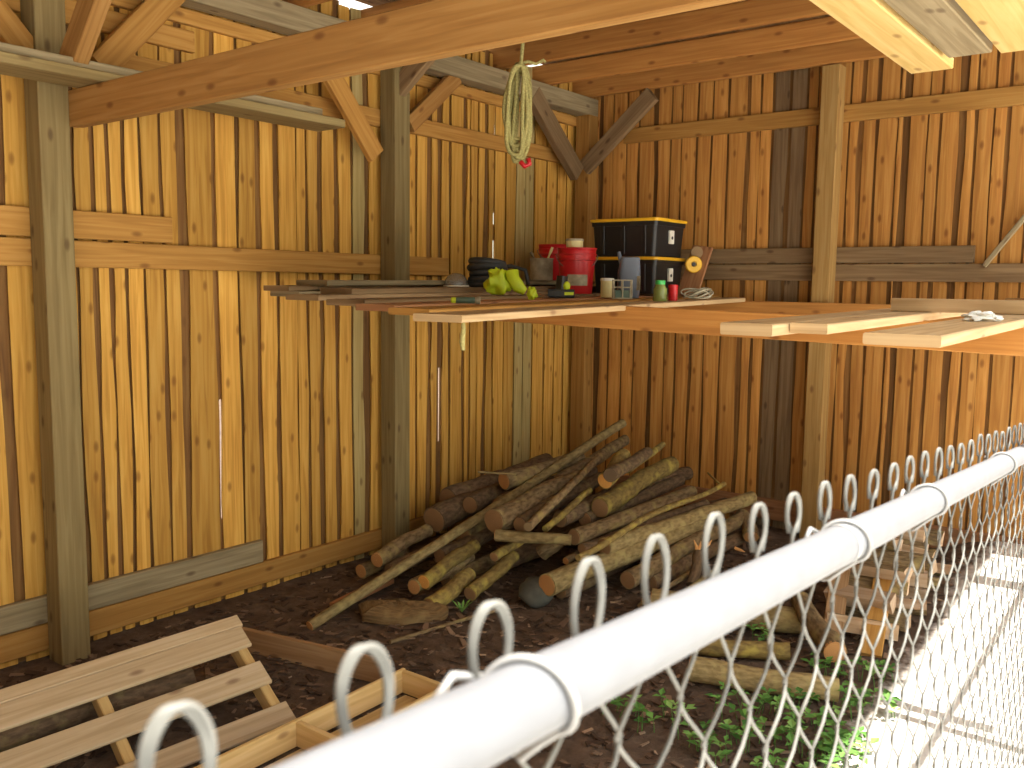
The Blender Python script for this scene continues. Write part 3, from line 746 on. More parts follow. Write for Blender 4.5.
log('big shaded log filling the gap under the tan-ended back log', (500, 508), .36, (590, 470), .44, .075, 'bark_dark', 'cut_dull')
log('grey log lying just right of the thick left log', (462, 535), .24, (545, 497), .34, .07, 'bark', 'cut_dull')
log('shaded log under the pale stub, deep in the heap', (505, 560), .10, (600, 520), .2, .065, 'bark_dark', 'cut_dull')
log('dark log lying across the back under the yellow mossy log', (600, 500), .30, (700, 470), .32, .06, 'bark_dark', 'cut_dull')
log('rough grey log left of the pole top', (560, 480), .5, (625, 440), .6, .05, 'bark', 'cut_dull')
log('brown log lying low between the mossy logs at the left front', (446, 580), .07, (520, 548), .12, .05, 'bark', 'cut_dull')
# splinters
for i, (a, za, c, zc) in enumerate((((697, 552), .22, (694, 540), .30), ((697, 552), .22, (701, 541), .29), ((704, 548), .20, (712, 540), .24), ((735, 548), .18, (745, 552), .17))):
    b = MB(); b.tube([PZ(a, za), (PZ(a, za)*.5+PZ(c, zc)*.5)+Vector((.006, 0, 0)), PZ(c, zc)], [.012, .010, .002], 5)
    tag(b.build('splinter', M['splinter']), ['orange splinter on the broken stick, leaning left', 'orange splinter on the broken stick, leaning right', 'pale splinter right of the broken stick', 'pale splinter by the tan round log end'][i], 'splinter', 'fresh splinters')
timber('loose_plank', 'short reddish board lying at the foot of the long pole', 'plank', M['red_plank'], PZ((336, 606), .03), PZ((388, 580), .03), .09, .03, t=.6)
def slab():
    b = MB(); c = PZ((398, 612), .03); random.seed(3); n = 22; rows = []
    u = Vector((.80, .6, 0)); v = Vector((-.6, .8, 0))
    for rr, z in ((1.0, -.03), (1.02, .015), (.8, .042), (.4, .055), (.05, .058)):
        rows.append([b.vert(c+u*(.24*rr*math.cos(a)*(1+.18*math.sin(3*a+1)))+v*(.13*rr*math.sin(a)*(1+.15*math.cos(2*a)))+Vector((0, 0, z+.008*math.sin(5*a)))) for a in [2*math.pi*k/n for k in range(n)]])
    for A_, B_ in zip(rows, rows[1:]):
        for k in range(n):
            j = (k+1) % n; b.face((A_[k], A_[j], B_[j], B_[k]), [(k*.05, .1), (k*.05+.05, .1), (k*.05+.05, .2), (k*.05, .2)])
    b.face(rows[-1]); tag(b.build('bark_slab', M['tan_slab'], smooth=True), 'flat tan slab of bark on the dirt in front of the heap', 'bark slab')
slab()
def stone():
    b = MB(); c = PZ((537, 592), .08); rows = []; n = 18
    for i in range(11):
        th = math.pi*i/10; row = []
        for k in range(n):
            a = 2*math.pi*k/n; d = Vector((math.sin(th)*math.cos(a), math.sin(th)*math.sin(a), math.cos(th)))
            row.append(b.vert(c+Vector((d.x*.11, d.y*.10, d.z*.085))*(1+.18*noise.noise(d*1.7+Vector((4, 1, 0))))))
        rows.append(row)
    for A_, B_ in zip(rows, rows[1:]):
        for k in range(n): b.face((A_[k], B_[k], B_[(k+1) % n], A_[(k+1) % n]))
    tag(b.build('stone', M['stone'], smooth=True, ang=180), 'rounded grey stone in the dark hollow at the front of the heap', 'stone')
stone()
random.seed(21)
# logs lying behind the wire mesh
log('long grey log lying on the ground behind the wire mesh', (652, 602), .08, (812, 622), .08, .075, 'bark_tan', 'cut', group='logs behind the mesh')
log('grey log lying nearest the mesh above the green weeds', (690, 668), .06, (838, 690), .06, .06, 'bark_tan', 'cut', group='logs behind the mesh')
log('orange-ended log propped behind the wire mesh', (835, 652), .10, (800, 600), .18, .06, 'bark', 'cut', group='logs behind the mesh')
log('mossy log lying between the two grey logs behind the mesh', (640, 640), .05, (790, 652), .06, .05, 'bark_moss', 'cut', group='logs behind the mesh')
timber('loose_plank', 'orange board leaning on the split firewood behind the mesh', 'plank', M['brown_plank'], Vector((-1.42, 4.55, .02)), Vector((-1.58, 5.2, .42)), .10, .025, t=.6)
timber('loose_plank', 'second orange board leaning beside it on the split firewood', 'plank', M['girt'], Vector((-1.22, 4.55, .02)), Vector((-1.35, 5.25, .38)), .10, .025, t=.7)
def firewood():
    k = 0
    for row, (z, ys) in enumerate(((.07, (4.75, 4.95, 5.15, 5.36, 5.6, 5.85)), (.19, (4.85, 5.06, 5.28, 5.48, 5.70)), (.29, (5.0, 5.2, 5.45, 5.7)), (.385, (5.3, 5.55)))):
        for y in ys:
            x = -1.32+random.uniform(-.05, .05)-row*.03; L = random.uniform(.34, .42); zg = z-.01+gz(-1.3, y)
            ang = random.uniform(-.25, .25); d = Vector((math.cos(ang), math.sin(ang), random.uniform(-.08, .08))); p = Vector((x, y+random.uniform(-.03, .03), zg))
            b = MB(); r_ = random.uniform(.085, .105); rot = random.uniform(0, 6.28)
            s1 = d.cross(Vector((0, 0, 1))).normalized(); s2 = s1.cross(d)
            prof = [(0, -.35)] + [(math.sin(q)*1.0, math.cos(q)*1.0-.35) for q in (-.75, -.45, -.15, .15, .45, .75)]
            rings = []; t = random.random()
            for f in (0, .25, .5, .75, 1):
                row_ = []
                for (a_, c_) in prof:
                    xx = a_*math.cos(rot)-c_*math.sin(rot); yy = a_*math.sin(rot)+c_*math.cos(rot); jj = 1+.06*noise.noise(Vector((f*4, a_*3, k)))
                    row_.append(b.vert(p+d*(L*(f-.5))+s1*(xx*r_*jj)+s2*(yy*r_*.85*jj)))
                rings.append(row_)
            n = len(prof)
            for i in range(4):
                for q in range(n):
                    w = (q+1) % n; bk = 1 if q not in (0, n-1) else 0
                    b.face((rings[i][q], rings[i][w], rings[i+1][w], rings[i+1][q]), [(i*.1+k, q*.05), (i*.1+k, q*.05+.05), (i*.1+.1+k, q*.05+.05), (i*.1+.1+k, q*.05)], t, bk)
            b.face(list(reversed(rings[0])), [(k+a_*.02, c_*.1) for a_, c_ in reversed(prof)], t); b.face(rings[-1], [(k+a_*.02, c_*.1) for a_, c_ in prof], t)
            tag(b.build('split_firewood', [M['split'], M['bark']]), 'pale split firewood piece in the loose stack behind the wire mesh', 'firewood', 'split firewood behind the mesh'); k += 1
firewood()

# ------------------------------------------------------------------ litter and weeds
def litter():
    b = MB(); random.seed(11)
    for i in range(4200):
        x = random.uniform(-4.3, -1.08); y = random.uniform(1.2, 6.3)
        s_ = random.uniform(.004, .014)*(1.5 if random.random() < .15 else 1); L = s_*random.uniform(1.2, 3.5); a = random.uniform(0, 3.14)
        c, s2 = math.cos(a), math.sin(a); z = gz(x, y)+.004; tl = random.uniform(-.4, .4); t = random.random()**1.6
        q = [(-L, -s_), (L, -s_*.7), (L*1.1, s_*.6), (-L*.9, s_)]
        ids = [b.vert((x+u_*c-v_*s2, y+u_*s2+v_*c, z+.004+abs(tl)*.012+u_*tl*.4)) for u_, v_ in q]
        lo = [b.vert(Vector(b.v[i_])-Vector((0, 0, .004))) for i_ in ids]
        b.face(ids, None, t)
        for k in range(4): b.face((ids[k], lo[k], lo[(k+1) % 4], ids[(k+1) % 4]), None, t)
    o = b.build('wood_chip_litter', M['chips'], loc=(0, 0, 0)); tag(o, 'bark chips and dry leaves scattered over the dirt floor', 'litter', kind='stuff')
litter()
def weed(c, n, r_, h, b, leaf=.03):
    for i in range(n):
        a = random.uniform(0, 6.28); rr = r_*math.sqrt(random.random()); p = c+Vector((rr*math.cos(a), rr*math.sin(a), 0)); p.z = gz(p.x, p.y)
        hh = h*random.uniform(.4, 1); lean = Vector((random.uniform(-.3, .3), random.uniform(-.3, .3), 1)).normalized(); tip = p+lean*hh
        t = random.random(); b.tube([p, p+lean*hh*.5+Vector((.002, 0, 0)), tip], [.0018, .0015, .001], 4, False, t*.4)
        for k in range(random.choice((2, 3, 3))):
            aa = a+k*2.1; d = Vector((math.cos(aa), math.sin(aa), random.uniform(-.1, .5))).normalized(); sd = d.cross(Vector((0, 0, 1))).normalized(); lf = leaf*random.uniform(.7, 1.4)
            nn = sd.cross(d).normalized()
            q = [b.vert(tip), b.vert(tip+d*lf*.5+sd*lf*.38+nn*lf*.1), b.vert(tip+d*lf*1.15-nn*lf*.05), b.vert(tip+d*lf*.5-sd*lf*.38+nn*lf*.1)]
            b.face((q[0], q[1], q[2]), None, t); b.face((q[0], q[2], q[3]), None, t)
def weeds():
    random.seed(5); b = MB()
    for (px, py, n, r_) in ((618, 708, 6, .08), (660, 722, 12, .12), (690, 740, 10, .1), (745, 712, 14, .14), (770, 740, 18, .16), (800, 715, 16, .16), (830, 735, 24, .18), (862, 705, 20, .15), (850, 755, 26, .16), (795, 765, 16, .16), (720, 750, 8, .12), (820, 670, 12, .12), (880, 680, 10, .1), (770, 640, 6, .1)):
        weed(PZ((px, py), .02), n, r_, .10, b, .038)
    tag(b.build('weeds', M['leaf'], loc=(0, 0, 0)), 'low green leafy weeds on the dirt behind the wire mesh', 'weeds', kind='stuff')
    b = MB(); c = PZ((462, 612), .02)
    for k in range(9):
        a = k*.7; d = Vector((math.cos(a)*.6, math.sin(a)*.6, .7)).normalized(); sd = d.cross(Vector((0, 0, 1))).normalized(); L = random.uniform(.06, .12)
        q = [b.vert(c+sd*.004), b.vert(c+d*L*.6+sd*.008), b.vert(c+d*L+Vector((0, 0, -.015))), b.vert(c+d*L*.6-sd*.008), b.vert(c-sd*.004)]
        b.face(q, None, .7)
    tag(b.build('sprout', M['leaf']), 'small bright green sprout on the dirt in front of the heap', 'plant')
weeds()

# ------------------------------------------------------------------ rope
def rope():
    hook = PY((520, 67), 4.66); hook.z -= .0
    root = empty('rope_coil', hook, 'coil of greenish hemp rope hanging from a roof joist', 'rope')
    right = Vector((RT[0], RT[1], 0)).normalized(); fwd = Vector((-right.y, right.x, 0))
    b = MB(); random.seed(4)
    spec = [(-.085, .035, .55), (-.075, .06, .50), (-.095, .075, .44), (-.03, .055, .56), (-.015, .08, .52), (-.05, .085, .58), (-.02, .07, .47), (-.06, .09, .54)]
    for k, (xl, xr, ln) in enumerate(spec):
        pts = []; oy = (k-3.5)*.012
        for i in range(44):
            a = 2*math.pi*i/44; s_, c_ = math.sin(a), math.cos(a)
            side = abs(s_)**.7*(1 if s_ > 0 else -1)
            px = (xr if s_ > 0 else -xl)*side*(.75+.25*(1-c_)/2) + .006*math.sin(3*a+k*1.7)
            pts.append(hook+right*(px-.012*(1-c_)/2)+fwd*(oy+.008*math.sin(2*a+k))+Vector((0, 0, -ln/2+ln/2*c_+.008*math.sin(k*2.0))))
        b.tube(pts, .0135, 7, False, .3+.4*random.random(), True)
    b.build('loops', M['rope'], root, smooth=True, ang=180)
    b = MB(); b.tube([hook+Vector((0, 0, -.03)), hook+Vector((0, 0, .05))+right*.008, hook+Vector((0, 0, .10))+right*.012, Vector((hook.x, 4.69, max(hook.z+.15, 3.44))), Vector((hook.x, 4.70, max(hook.z+.16, 3.46)))], .012, 7)
    b.tube([hook+Vector((0, 0, .01))+right*.02+fwd*.02, hook+Vector((0, 0, .012))-right*.022-fwd*.03, hook+Vector((0, 0, .025))+right*.018-fwd*.03], .011, 7)
    b.build('hanging_loop', M['rope'], root, smooth=True, ang=180)
    b = MB(); b.tube([hook+Vector((0, 0, .02)), hook+right*.05+Vector((0, 0, .035)), hook+right*.10+Vector((0, 0, .02)), hook+right*.15+Vector((0, 0, .045)), hook+right*.16+Vector((0, 0, .03))], .010, 7)
    b.build('loose_end', M['rope'], root, smooth=True, ang=180)
    b = MB(); e = hook+Vector((0, 0, -.585))+right*.01
    b.tube([e, e+right*.03+Vector((0, 0, -.03)), e+right*.06+Vector((0, 0, -.015)), e+right*.05+Vector((0, 0, .02))], .017, 7)
    o = b.build('red_tip', M['red'], root, smooth=True, ang=180); o['label'] = 'red taped rope end'
rope()

# ------------------------------------------------------------------ things on the shelf
def ztop(x, y, r=.05):
    best = 0
    for s_, n_, w, dz in PLANKS:
        if not s_[1] <= y <= n_[1]: continue
        xc = s_[0]+(n_[0]-s_[0])*(y-s_[1])/(n_[1]-s_[1])
        if abs(x-xc) < w/2+r: best = max(best, dz)
    return zs(y)+best+.0005
RD = Vector((RT[0], RT[1], 0)).normalized()
def at(px, y):          # point on the shelf top at depth row y, below picture column px
    d = ray(px, 295); k = y/d[1]; return Vector((d[0]*k, y, ztop(d[0]*k, y)))
def px2m(n, p): return n*((Vector(p)-Vector(EYE)).dot(Vector(FW)))/F_PX
def tote(label, c, L, Wd, h, ang=0.0, name='storage_tote'):
    c = Vector(c); root = empty(name, c, label, 'tote')
    u = Vector((math.cos(ang), math.sin(ang), 0)); v = Vector((-u.y, u.x, 0))
    def ring(b, l, w, z, r_=.03, n=4):
        ids = []
        for sx, sy, a0 in ((1, 1, 0), (-1, 1, 90), (-1, -1, 180), (1, -1, 270)):
            for k in range(n+1):
                a = math.radians(a0+90*k/n); ids.append(b.vert(c+u*(sx*(l/2-r_)+r_*math.cos(a))+v*(sy*(w/2-r_)+r_*math.sin(a))+Vector((0, 0, z))))
        return ids
    def shell(b, spec):
        rows = [ring(b, *s_) for s_ in spec]
        for A_, B_ in zip(rows, rows[1:]):
            n = len(A_)
            for k in range(n): b.face((A_[k], A_[(k+1) % n], B_[(k+1) % n], B_[k]))
        b.face(list(reversed(rows[0]))); b.face(rows[-1])
    b = MB(); shell(b, [(L*.88, Wd*.88, .0), (L*.93, Wd*.93, h*.8), (L*.96, Wd*.96, h*.8), (L*.97, Wd*.97, h-.022)])
    # ribs
    for s_ in (-.3, 0, .3):
        b.beam(c+u*(L*s_)-v*(Wd*.452)+Vector((0, 0, .02)), c+u*(L*s_)-v*(Wd*.47)+Vector((0, 0, h*.8)), .03, .012, tuple(v), .5)
    b.build('body', M['black'], root, smooth=True, ang=35)
    b = MB(); shell(b, [(L*.985, Wd*.985, h-.024), (L, Wd, h-.02), (L, Wd, h-.004), (L*.96, Wd*.96, h), (L*.93, Wd*.92, h-.003)])
    b.build('lid', M['yellow'], root, smooth=True, ang=35)
    f = c+u*(L*.476)
    b = MB(); b.beam(f-v*.03+Vector((0, 0, h*.52)), f+v*.03+Vector((0, 0, h*.52)), .014, .095, t=.5); lb = b.build('sticker', M['white'], root)
    b = MB(); b.lathe([(.013, 0), (.012, .009)], f+Vector((0, 0, h*.50)), 12, .5, 0, u); b.build('printed_mark', M['black'], lb, loc=Vector((0, 0, 0)))
    b = MB(); b.beam(f-v*.05+Vector((0, 0, h-.012)), f+v*.05+Vector((0, 0, h-.012)), .03, .018); b.build('latch', M['white'] if False else M['yellow'], root)
    return root
tc_ = at(655, 5.62)
tdx = Vector((-.285, .24, .012))
tote('black storage tote with yellow lid standing on the shelf, lower of two', tc_+tdx+Vector((.005, 0, .002)), .56, .46, .262)
tote('black storage tote with yellow lid stacked on top of the other tote', tc_+tdx+Vector((0, 0, .266)), .57, .47, .27)

def bucket(label, c, r0, r1, h, mat, lid=None):
    root = empty('bucket', c, label, 'bucket'); b = MB()
    b.lathe([(r0*.97, 0), (r0, .01), (r0+(r1-r0)*.72, h*.72), (r1*1.04, h*.73), (r1*1.04, h*.75), (r1*.99, h*.76), (r1*1.0, h*.84), (r1*1.05, h*.85), (r1*1.05, h*.87), (r1, h*.88), (r1*1.02, h*.98), (r1*1.06, h), (r1*.97, h), (r1*.95, h*.9), (r0*.9, .02)], c, 32)
    b.build('body', mat, root, smooth=True, ang=50); b = MB()
    pts = []
    for i in range(17):
        a = math.pi*i/16; pts.append(Vector(c)+RD*(r1*1.09*math.cos(a))+Vector((RD.y, -RD.x, 0))*(r1*.75*math.sin(a)) + Vector((0, 0, h*.86-h*.35*math.sin(a))))
    b.tube(pts, .003, 6); b.build('wire_handle', M['wire'], root, smooth=True, ang=180)
    return root
bc = at(576, 5.25)
rt = px2m(22, bc)
bucket('bright red plastic bucket on the shelf, a small tin on it', bc, rt*.72, rt*.86, .312, M['red'])
def band(c, r_, z0, z1, a0, a1, mat, name, parent, n=10):
    b = MB(); ids = []
    for i in range(n+1):
        a = math.radians(a0+(a1-a0)*i/n); d = RD*math.cos(a)+Vector((RD.y, -RD.x, 0))*math.sin(a)
        ids.append([b.vert(Vector(c)+d*rr+Vector((0, 0, zz))) for rr, zz in ((r_, z0), (r_, z1), (r_-.003, z1), (r_-.003, z0))])
    for A_, B_ in zip(ids, ids[1:]):
        for k in range(4): b.face((A_[k], A_[(k+1) % 4], B_[(k+1) % 4], B_[k]))
    b.face(ids[0]); b.face(list(reversed(ids[-1]))); return b.build(name, mat, parent)
BR = bpy.data.objects['bucket']
lab = band(bc, rt*.785, .055, .13, 55, 125, M['tin'], 'printed_label', BR); lab['label'] = 'greyish printed label band'
bc2 = at(557, 5.75)
bucket('second red bucket half hidden behind the first red bucket', bc2, rt*.8, rt*.95, .27, M['red'])
def tin(name, label, c, r_, h, mat, cat, rim=None, parts=()):
    root = empty(name, c, label, cat); b = MB()
    b.lathe([(r_*.98, 0), (r_, .004), (r_, h-.008), (r_*1.05, h-.006), (r_*1.05, h), (r_*.9, h), (r_*.88, h-.012)], c, 24); b.build('body', mat, root, smooth=True, ang=40)
    if rim: b = MB(); b.lathe([(r_*1.06, h-.004), (r_*1.08, h+.004), (r_*1.0, h+.012), (r_*.5, h+.014)], c, 24); b.build('lid', rim, root, smooth=True, ang=40)
    return root
tin('small_tin', 'small beige tin sitting on the red bucket', bc+Vector((-.02, 0, .315)), px2m(8.5, bc), .05, M['cream'], 'tin', M['tin'])
# plate so the tin rests on something
b = MB(); b.lathe([(rt*.82, .300), (rt*.91, .305), (rt*.92, .313), (rt*.4, .3135)], bc, 28); b.build('lid', M['red'], BR, smooth=True)
pc = at(541, 5.35)
tin('paint_can', 'smeared grey paint can holding two brushes', pc, px2m(11.5, pc), .16, M['tin'], 'paint can')
def brush(label, c, d, L, mat):
    d = Vector(d).normalized(); c = Vector(c); root = empty('paint_brush', c, label, 'brush', 'brushes in the paint can')
    s_ = d.cross(Vector((0, 1, 0))).normalized(); b = MB(); b.tube([c, c+d*L*.5, c+d*L*.8, c+d*L], [.009, .007, .012, .008], 8); b.build('handle', mat, root, smooth=True)
    b = MB(); b.beam(c-d*.02, c+d*.02, .035, .012, tuple(s_.cross(d))); b.build('ferrule', M['tin'], root)
    b = MB(); b.beam(c-d*.07, c-d*.02, .033, .010, tuple(s_.cross(d))); b.build('bristles', M['charcoal'], root)
brush('pale paint brush handle leaning right in the paint can', pc+RD*.03+Vector((0, 0, .12)), RD*.4+Vector((0, 0, 1)), .13, M['cream'])
brush('grey paint brush handle leaning left in the paint can', pc-RD*.03+Vector((0, 0, .12)), RD*-.6+Vector((0, 0, 1)), .10, M['grey_wood'])
def blob(b, c, rx, ry, rz, seed, amp=.35, n=18, m=0):
    rows = []
    for i in range(13):
        th = math.pi*i/12; row = []
        for k in range(n):
            a = 2*math.pi*k/n; d = Vector((math.sin(th)*math.cos(a), math.sin(th)*math.sin(a), math.cos(th)))
            f = 1+amp*noise.noise(d*1.9+Vector((seed, 0, 0)))+amp*.5*noise.noise(d*4.5+Vector((0, seed, 0)))
            p = RD*(d.x*rx*f)+Vector((-RD.y, RD.x, 0))*(d.y*ry*f)+Vector((0, 0, max(-rz*.85, d.z*rz*f)))
            row.append(b.vert(Vector(c)+p))
        rows.append(row)
    for A_, B_ in zip(rows, rows[1:]):
        for k in range(n): b.face((A_[k], B_[k], B_[(k+1) % n], A_[(k+1) % n]), None, .5, m)
# lime green power tool case / bundle
lc = at(508, 4.35)
k_ = px2m(1, lc)
root = empty('lime_bundle', lc, 'crumpled lime green plastic bundle near the front of the shelf', 'bundle')
b = MB(); blob(b, lc+RD*(-10*k_)+Vector((0, 0, 12*k_)), 12*k_, 9*k_, 13.5*k_, 2.2, .55, 26); b.build('left_fold', M['lime'], root, smooth=True, ang=60)
b = MB()
b.tube([lc+RD*(3*k_)+Vector((0, 0, 24*k_)), lc+RD*(7*k_)+Vector((0, -.02, 16*k_)), lc+RD*(13*k_)+Vector((0, -.03, 8*k_)), lc+RD*(20*k_)+Vector((0, -.03, 3.5*k_))], [6*k_, 6.5*k_, 6*k_, 3.5*k_], 14, bump=.4)
b.build('right_fold', M['lime'], root, smooth=True, ang=60)
b = MB(); blob(b, lc+RD*(17*k_)+Vector((0, -.045, 8*k_)), 3.5*k_, 2*k_, 4*k_, 8, .1); b.build('grey_patch', M['tin'], root, smooth=True)
lc2 = at(532, 4.1)
b = MB(); blob(b, lc2+Vector((0, 0, 5*k_)), 4.5*k_, 4*k_, 6*k_, 5.1, .5); tag(b.build('yellow_wad', M['lime'], smooth=True, ang=60), 'small bright yellow-green wad right of the lime bundle', 'wad')
# black tool behind
hc = at(487, 4.5); kk = px2m(1, hc)
root = empty('hose_coil', hc, 'black coil of hose lying behind the lime green bundle', 'hose'); b = MB()
for i in range(5):
    R_ = (17-1.2*(i % 3))*kk; z = (4+i*5.0)*kk
    b.tube([hc+RD*(R_*math.cos(a))+Vector((-RD.y, RD.x, 0))*(R_*.8*math.sin(a))+Vector((0, 0, z+.012*math.sin(a+i))) for a in [2*math.pi*q/28 for q in range(28)]], 3.6*kk, 8, False, .5, True)
b.build('turns', M['charcoal'], root, smooth=True, ang=180)
b = MB(); b.tube([hc+RD*(14*kk)+Vector((0, 0, 20*kk)), hc+RD*(24*kk)+Vector((0, 0, 21*kk)), hc+RD*(40*kk)+Vector((0, -.02, 17*kk)), hc+RD*(44*kk)+Vector((0, -.03, 3*kk))], 2*kk, 8); b.build('loose_end', M['charcoal'], root, smooth=True, ang=180)
# clear half dome (food cover) on the shelf left of the coil
dc = at(456, 4.3); kd = px2m(1, dc)
root = empty('clear_cover', dc, 'clear plastic dome left of the black hose coil', 'cover'); b = MB()
b.lathe([(12*kd, 0.001), (12*kd, 2*kd), (11*kd, 7*kd), (8.5*kd, 11*kd), (4*kd, 13.5*kd), (.5*kd, 14*kd), (.4*kd, 13.6*kd), (4*kd, 13*kd), (8.2*kd, 10.6*kd), (10.6*kd, 6.8*kd), (11.6*kd, 2*kd), (11.6*kd, .002)], dc, 24); b.build('shell', M['clear'], root, smooth=True)
b = MB(); b.tube([dc+RD*(12.2*kd*math.cos(a))+Vector((-RD.y, RD.x, 0))*(12.2*kd*math.sin(a))+Vector((0, 0, .006)) for a in [2*math.pi*q/28 for q in range(28)]], .005, 6, False, .5, True); b.build('rim', M['white'], root, smooth=True)
# flashlight
fc = at(468, 3.35); kf = px2m(1, fc)
root = empty('flashlight', fc, 'small grey-green flashlight lying near the front of the shelf', 'flashlight')
z_ = Vector((0, 0, 4*kf)); b = MB(); b.lathe([(2.6*kf, 0), (3.2*kf, 1*kf), (3.2*kf, 18*kf), (2.8*kf, 19*kf)], fc-RD*(12*kf)+z_, 16, .5, 0, RD); b.build('barrel', M['green_dark'], root, smooth=True)
b = MB(); b.lathe([(3.1*kf, 0), (4*kf, 3*kf), (4*kf, 5*kf), (3.4*kf, 5.5*kf)], fc+RD*(7*kf)+z_, 16, .5, 0, RD); b.build('head', M['tin'], root, smooth=True)
b = MB(); b.lathe([(2.8*kf, 0), (3*kf, -4*kf), (2.2*kf, -5*kf)], fc-RD*(12*kf)+z_, 16, .5, 0, RD); b.build('tail_cap', M['lime'], root, smooth=True)
# black drill charger with lime battery
cc = at(561, 4.55); kc = px2m(1, cc)
root = empty('battery_charger', cc, 'black battery charger with a lime green mark, in front of the red bucket', 'charger')
b = MB(); b.beam(cc-RD*(13*kc)+Vector((0, 0, 4.5*kc)), cc+RD*(13*kc)+Vector((0, 0, 4.5*kc)), 15*kc, 8.5*kc, ch=.012); b.build('base', M['charcoal'], root)
b = MB(); b.beam(cc+RD*(0*kc)+Vector((0, 0, 8*kc)), cc+RD*(1*kc)+Vector((0, 0, 22*kc)), 10*kc, 9*kc, (0, 1, 0), ch=.012); b.build('battery', M['black'], root)
b = MB(); blob(b, cc+RD*(8*kc)+Vector((0, -.03, 12*kc)), 4*kc, 3*kc, 4.5*kc, 3, .1); b.build('green_knob', M['lime'], root, smooth=True)
b = MB(); b.beam(cc+RD*(3*kc)+Vector((RD.y, -RD.x, 0))*(7.6*kc)+Vector((0, 0, 4.5*kc)), cc+RD*(12*kc)+Vector((RD.y, -RD.x, 0))*(7.6*kc)+Vector((0, 0, 4.5*kc)), .004, 3*kc); b.build('green_stripe', M['lime'], root)
# cream cup
uc = at(607, 4.95); ku = px2m(1, uc)
tin('plastic_cup', 'cream cylindrical cup in front of the lower tote', uc, 6.6*ku, 17*ku, M['cream'], 'cup', M['white'])
# small dark carton in front
gc = at(622, 4.85); kg = px2m(1, gc)
root = empty('wire_rack', gc, 'small grey wire rack between the cream cup and the blue-grey jug', 'rack')
b = MB()
for z in (1.2, 12, 19): b.tube([gc+RD*(x_*kg)+Vector((-RD.y, RD.x, 0))*(y_*kg)+Vector((0, 0, z*kg)) for x_, y_ in ((-9, -5), (9, -5), (9, 5), (-9, 5))], .7*kg, 6, False, .5, True)
for x_, y_ in ((-9, -5), (9, -5), (9, 5), (-9, 5), (0, -5), (0, 5)): b.tube([gc+RD*(x_*kg)+Vector((-RD.y, RD.x, 0))*(y_*kg)+Vector((0, 0, q*kg)) for q in (.5, 19.5)], .7*kg, 6)
b.build('wire_frame', M['tin'], root, smooth=True); b = MB(); b.beam(gc-RD*(7*kg)+Vector((0, 0, 5.2*kg)), gc+RD*(7*kg)+Vector((0, 0, 5.2*kg)), 7*kg, 8*kg); b.build('box', M['green_dark'], root)
# blue-grey jug
jc = at(628, 5.15); kj = px2m(1, jc)
root = empty('jug', jc, 'blue-grey plastic jug with a spout in front of the totes', 'jug'); b = MB()
def sq(b, c, spec):
    rows = []
    for (l, w, z, dx) in spec:
        row = []
        for k in range(20):
            a = 2*math.pi*k/20; ca, sa = math.cos(a), math.sin(a)
            row.append(b.vert(Vector(c)+RD*(dx+l*math.copysign(abs(ca)**.5, ca))+Vector((-RD.y, RD.x, 0))*(w*math.copysign(abs(sa)**.5, sa))+Vector((0, 0, z))))
        rows.append(row)
    for A_, B_ in zip(rows, rows[1:]):
        for k in range(20): b.face((A_[k], A_[(k+1) % 20], B_[(k+1) % 20], B_[k]))
    b.face(list(reversed(rows[0]))); b.face(rows[-1])
sq(b, jc, [(10*kj, 7*kj, 0.001, 0), (11*kj, 8*kj, 1.5*kj, 0), (11*kj, 8*kj, 26*kj, .5*kj), (10*kj, 7*kj, 34*kj, 1*kj), (9.5*kj, 6.5*kj, 40*kj, 1*kj), (8*kj, 5*kj, 41*kj, 1*kj)])
b.build('body', M['bluegrey'], root, smooth=True, ang=50)
b = MB(); b.tube([jc+RD*(-7*kj)+Vector((0, 0, 34*kj)), jc+RD*(-9*kj)+Vector((0, 0, 40*kj)), jc+RD*(-10.5*kj)+Vector((0, 0, 46*kj))], [2.6*kj, 2.2*kj, 1.8*kj], 10); b.build('spout', M['bluegrey'], root, smooth=True)
b = MB(); b.beam(jc+RD*(8.5*kj)+Vector((RD.y, -RD.x, 0))*(8.1*kj)+Vector((0, 0, 8*kj)), jc+RD*(8.5*kj)+Vector((RD.y, -RD.x, 0))*(8.1*kj)+Vector((0, 0, 22*kj)), 5*kj, .004, (0, 1, 0)); b.build('paper_label', M['tin'], root)
# jar with green lid
qc = at(660, 5.0); kq = px2m(1, qc)
root = empty('glass_jar', qc, 'small murky jar with a bright green cap in front of the lower tote', 'jar'); b = MB()
b.lathe([(6.5*kq, 0), (7*kq, 1*kq), (7*kq, 12*kq), (5*kq, 15*kq), (4.6*kq, 17*kq)], qc, 20); b.build('body', M['glassy'], root, smooth=True, ang=60)
b = MB(); b.lathe([(4.8*kq, 16.6*kq), (5*kq, 17*kq), (5*kq, 20.5*kq), (4.2*kq, 21*kq)], qc, 20); b.build('cap', M['green'], root, smooth=True)
# red spray cap can
rc = at(673, 5.2); kr = px2m(1, rc)
tin('small_red_can', 'small red can right of the green-capped jar', rc, 4.6*kr, 14*kr, M['red'], 'can', M['red'])
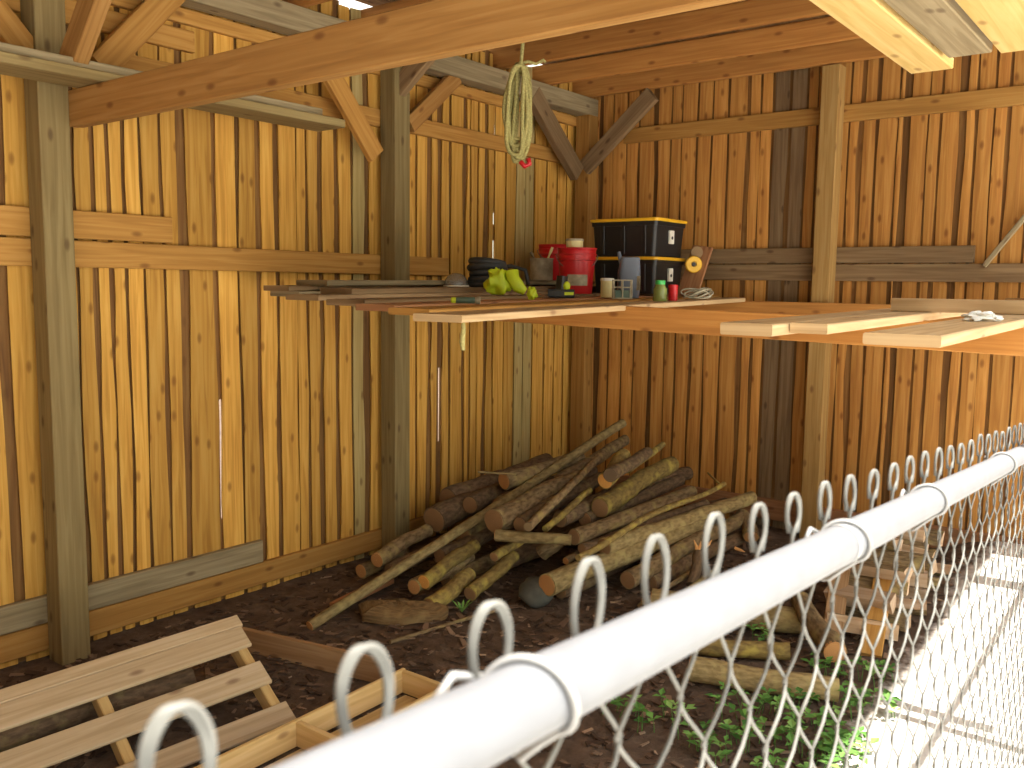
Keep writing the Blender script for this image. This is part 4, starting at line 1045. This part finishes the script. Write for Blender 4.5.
# board with yellow tape reel, leaning on the wall planks
wc = at(690, 6.0); kw = px2m(1, wc); nrm = Vector((RD.y, -RD.x, 0))
root = empty('backing_board', wc, 'small wooden board leaning upright with a round yellow reel on it', 'board')
b = MB(); b.beam(wc+RD*(-3*kw)+Vector((0, .0, 0.002)), wc+RD*(5*kw)+Vector((0, .10, 50*kw)), 22*kw, .022, (0, 1, 0), t=.5); b.build('plank', M['red_plank'], root)
b = MB(); rc_ = wc+RD*(-.5*kw)+Vector((0, .035, 32*kw))+nrm*.02
b.lathe([(8.2*kw, 0), (8.4*kw, .012), (7.4*kw, .022), (3.2*kw, .022), (2.8*kw, .012), (1*kw, .012)], rc_, 24, .5, 0, nrm); rl = b.build('yellow_reel', M['yellow'], root, smooth=True, ang=40); rl['label'] = 'round yellow reel'
b = MB(); b.lathe([(2.2*kw, .012), (2*kw, .024)], rc_, 14, .5, 0, nrm); b.build('hub', M['charcoal'], rl, loc=Vector((0, 0, 0)))
b = MB(); b.lathe([(6*kw, 0), (6*kw, .010), (4.5*kw, .012)], wc+RD*(0*kw)+Vector((0, .075, 44*kw))+nrm*.018, 18, .5, 0, nrm); b.build('grey_disc', M['grey_brown'], root, smooth=True, ang=40)
# tangle of wire
vc = at(698, 5.55); kv = px2m(1, vc); random.seed(9)
b = MB()
for i in range(8):
    r1, r2_, tz = random.uniform(6, 15), random.uniform(2, 7), random.uniform(2.5, 7); o_ = random.uniform(-4, 4); ph = random.uniform(0, 6)
    b.tube([vc+RD*((o_+r1*math.cos(a))*kv)+Vector((-RD.y, RD.x, 0))*(r2_*math.sin(a)*kv)+Vector((0, 0, (tz+1.2+tz*math.sin(a+ph)*.9)*kv)) for a in [2*math.pi*q/22 for q in range(22)]], .8*kv, 6, False, .5, True)
tag(b.build('wire_tangle', M['tin'], smooth=True, ang=180), 'tangle of grey wire on the shelf under the yellow reel', 'wire')
# strap hanging under the shelf
b = MB(); sp = PZ((463, 316), 1.72); sp.z = 1.714
b.tube([sp+Vector((.01, .03, 0)), sp+Vector((0, 0, -.004)), sp+Vector((.003, 0, -.05)), sp+Vector((-.004, 0, -.10)), sp+Vector((.002, 0, -.135))], [.005, .008, .010, .012, .008], 8)
tag(b.build('strap', M['rope'], smooth=True, ang=180), 'short greenish strap end hanging below the front shelf plank', 'strap')
# white rag
wr = PZ((978, 322), 1.74); wr.z = zs(wr.y); kr2 = px2m(1, wr)
b = MB(); blob(b, wr+Vector((0, 0, 4*kr2)), 15*kr2, 10*kr2, 5*kr2, 6.3, .7, 24); blob(b, wr+RD*(14*kr2)+Vector((0, 0, 3*kr2)), 9*kr2, 7*kr2, 4*kr2, 1.3, .6, 20)
tag(b.build('rag', M['rag'], smooth=True, ang=50), 'crumpled white rag on the broad shelf plank above the fence', 'rag')
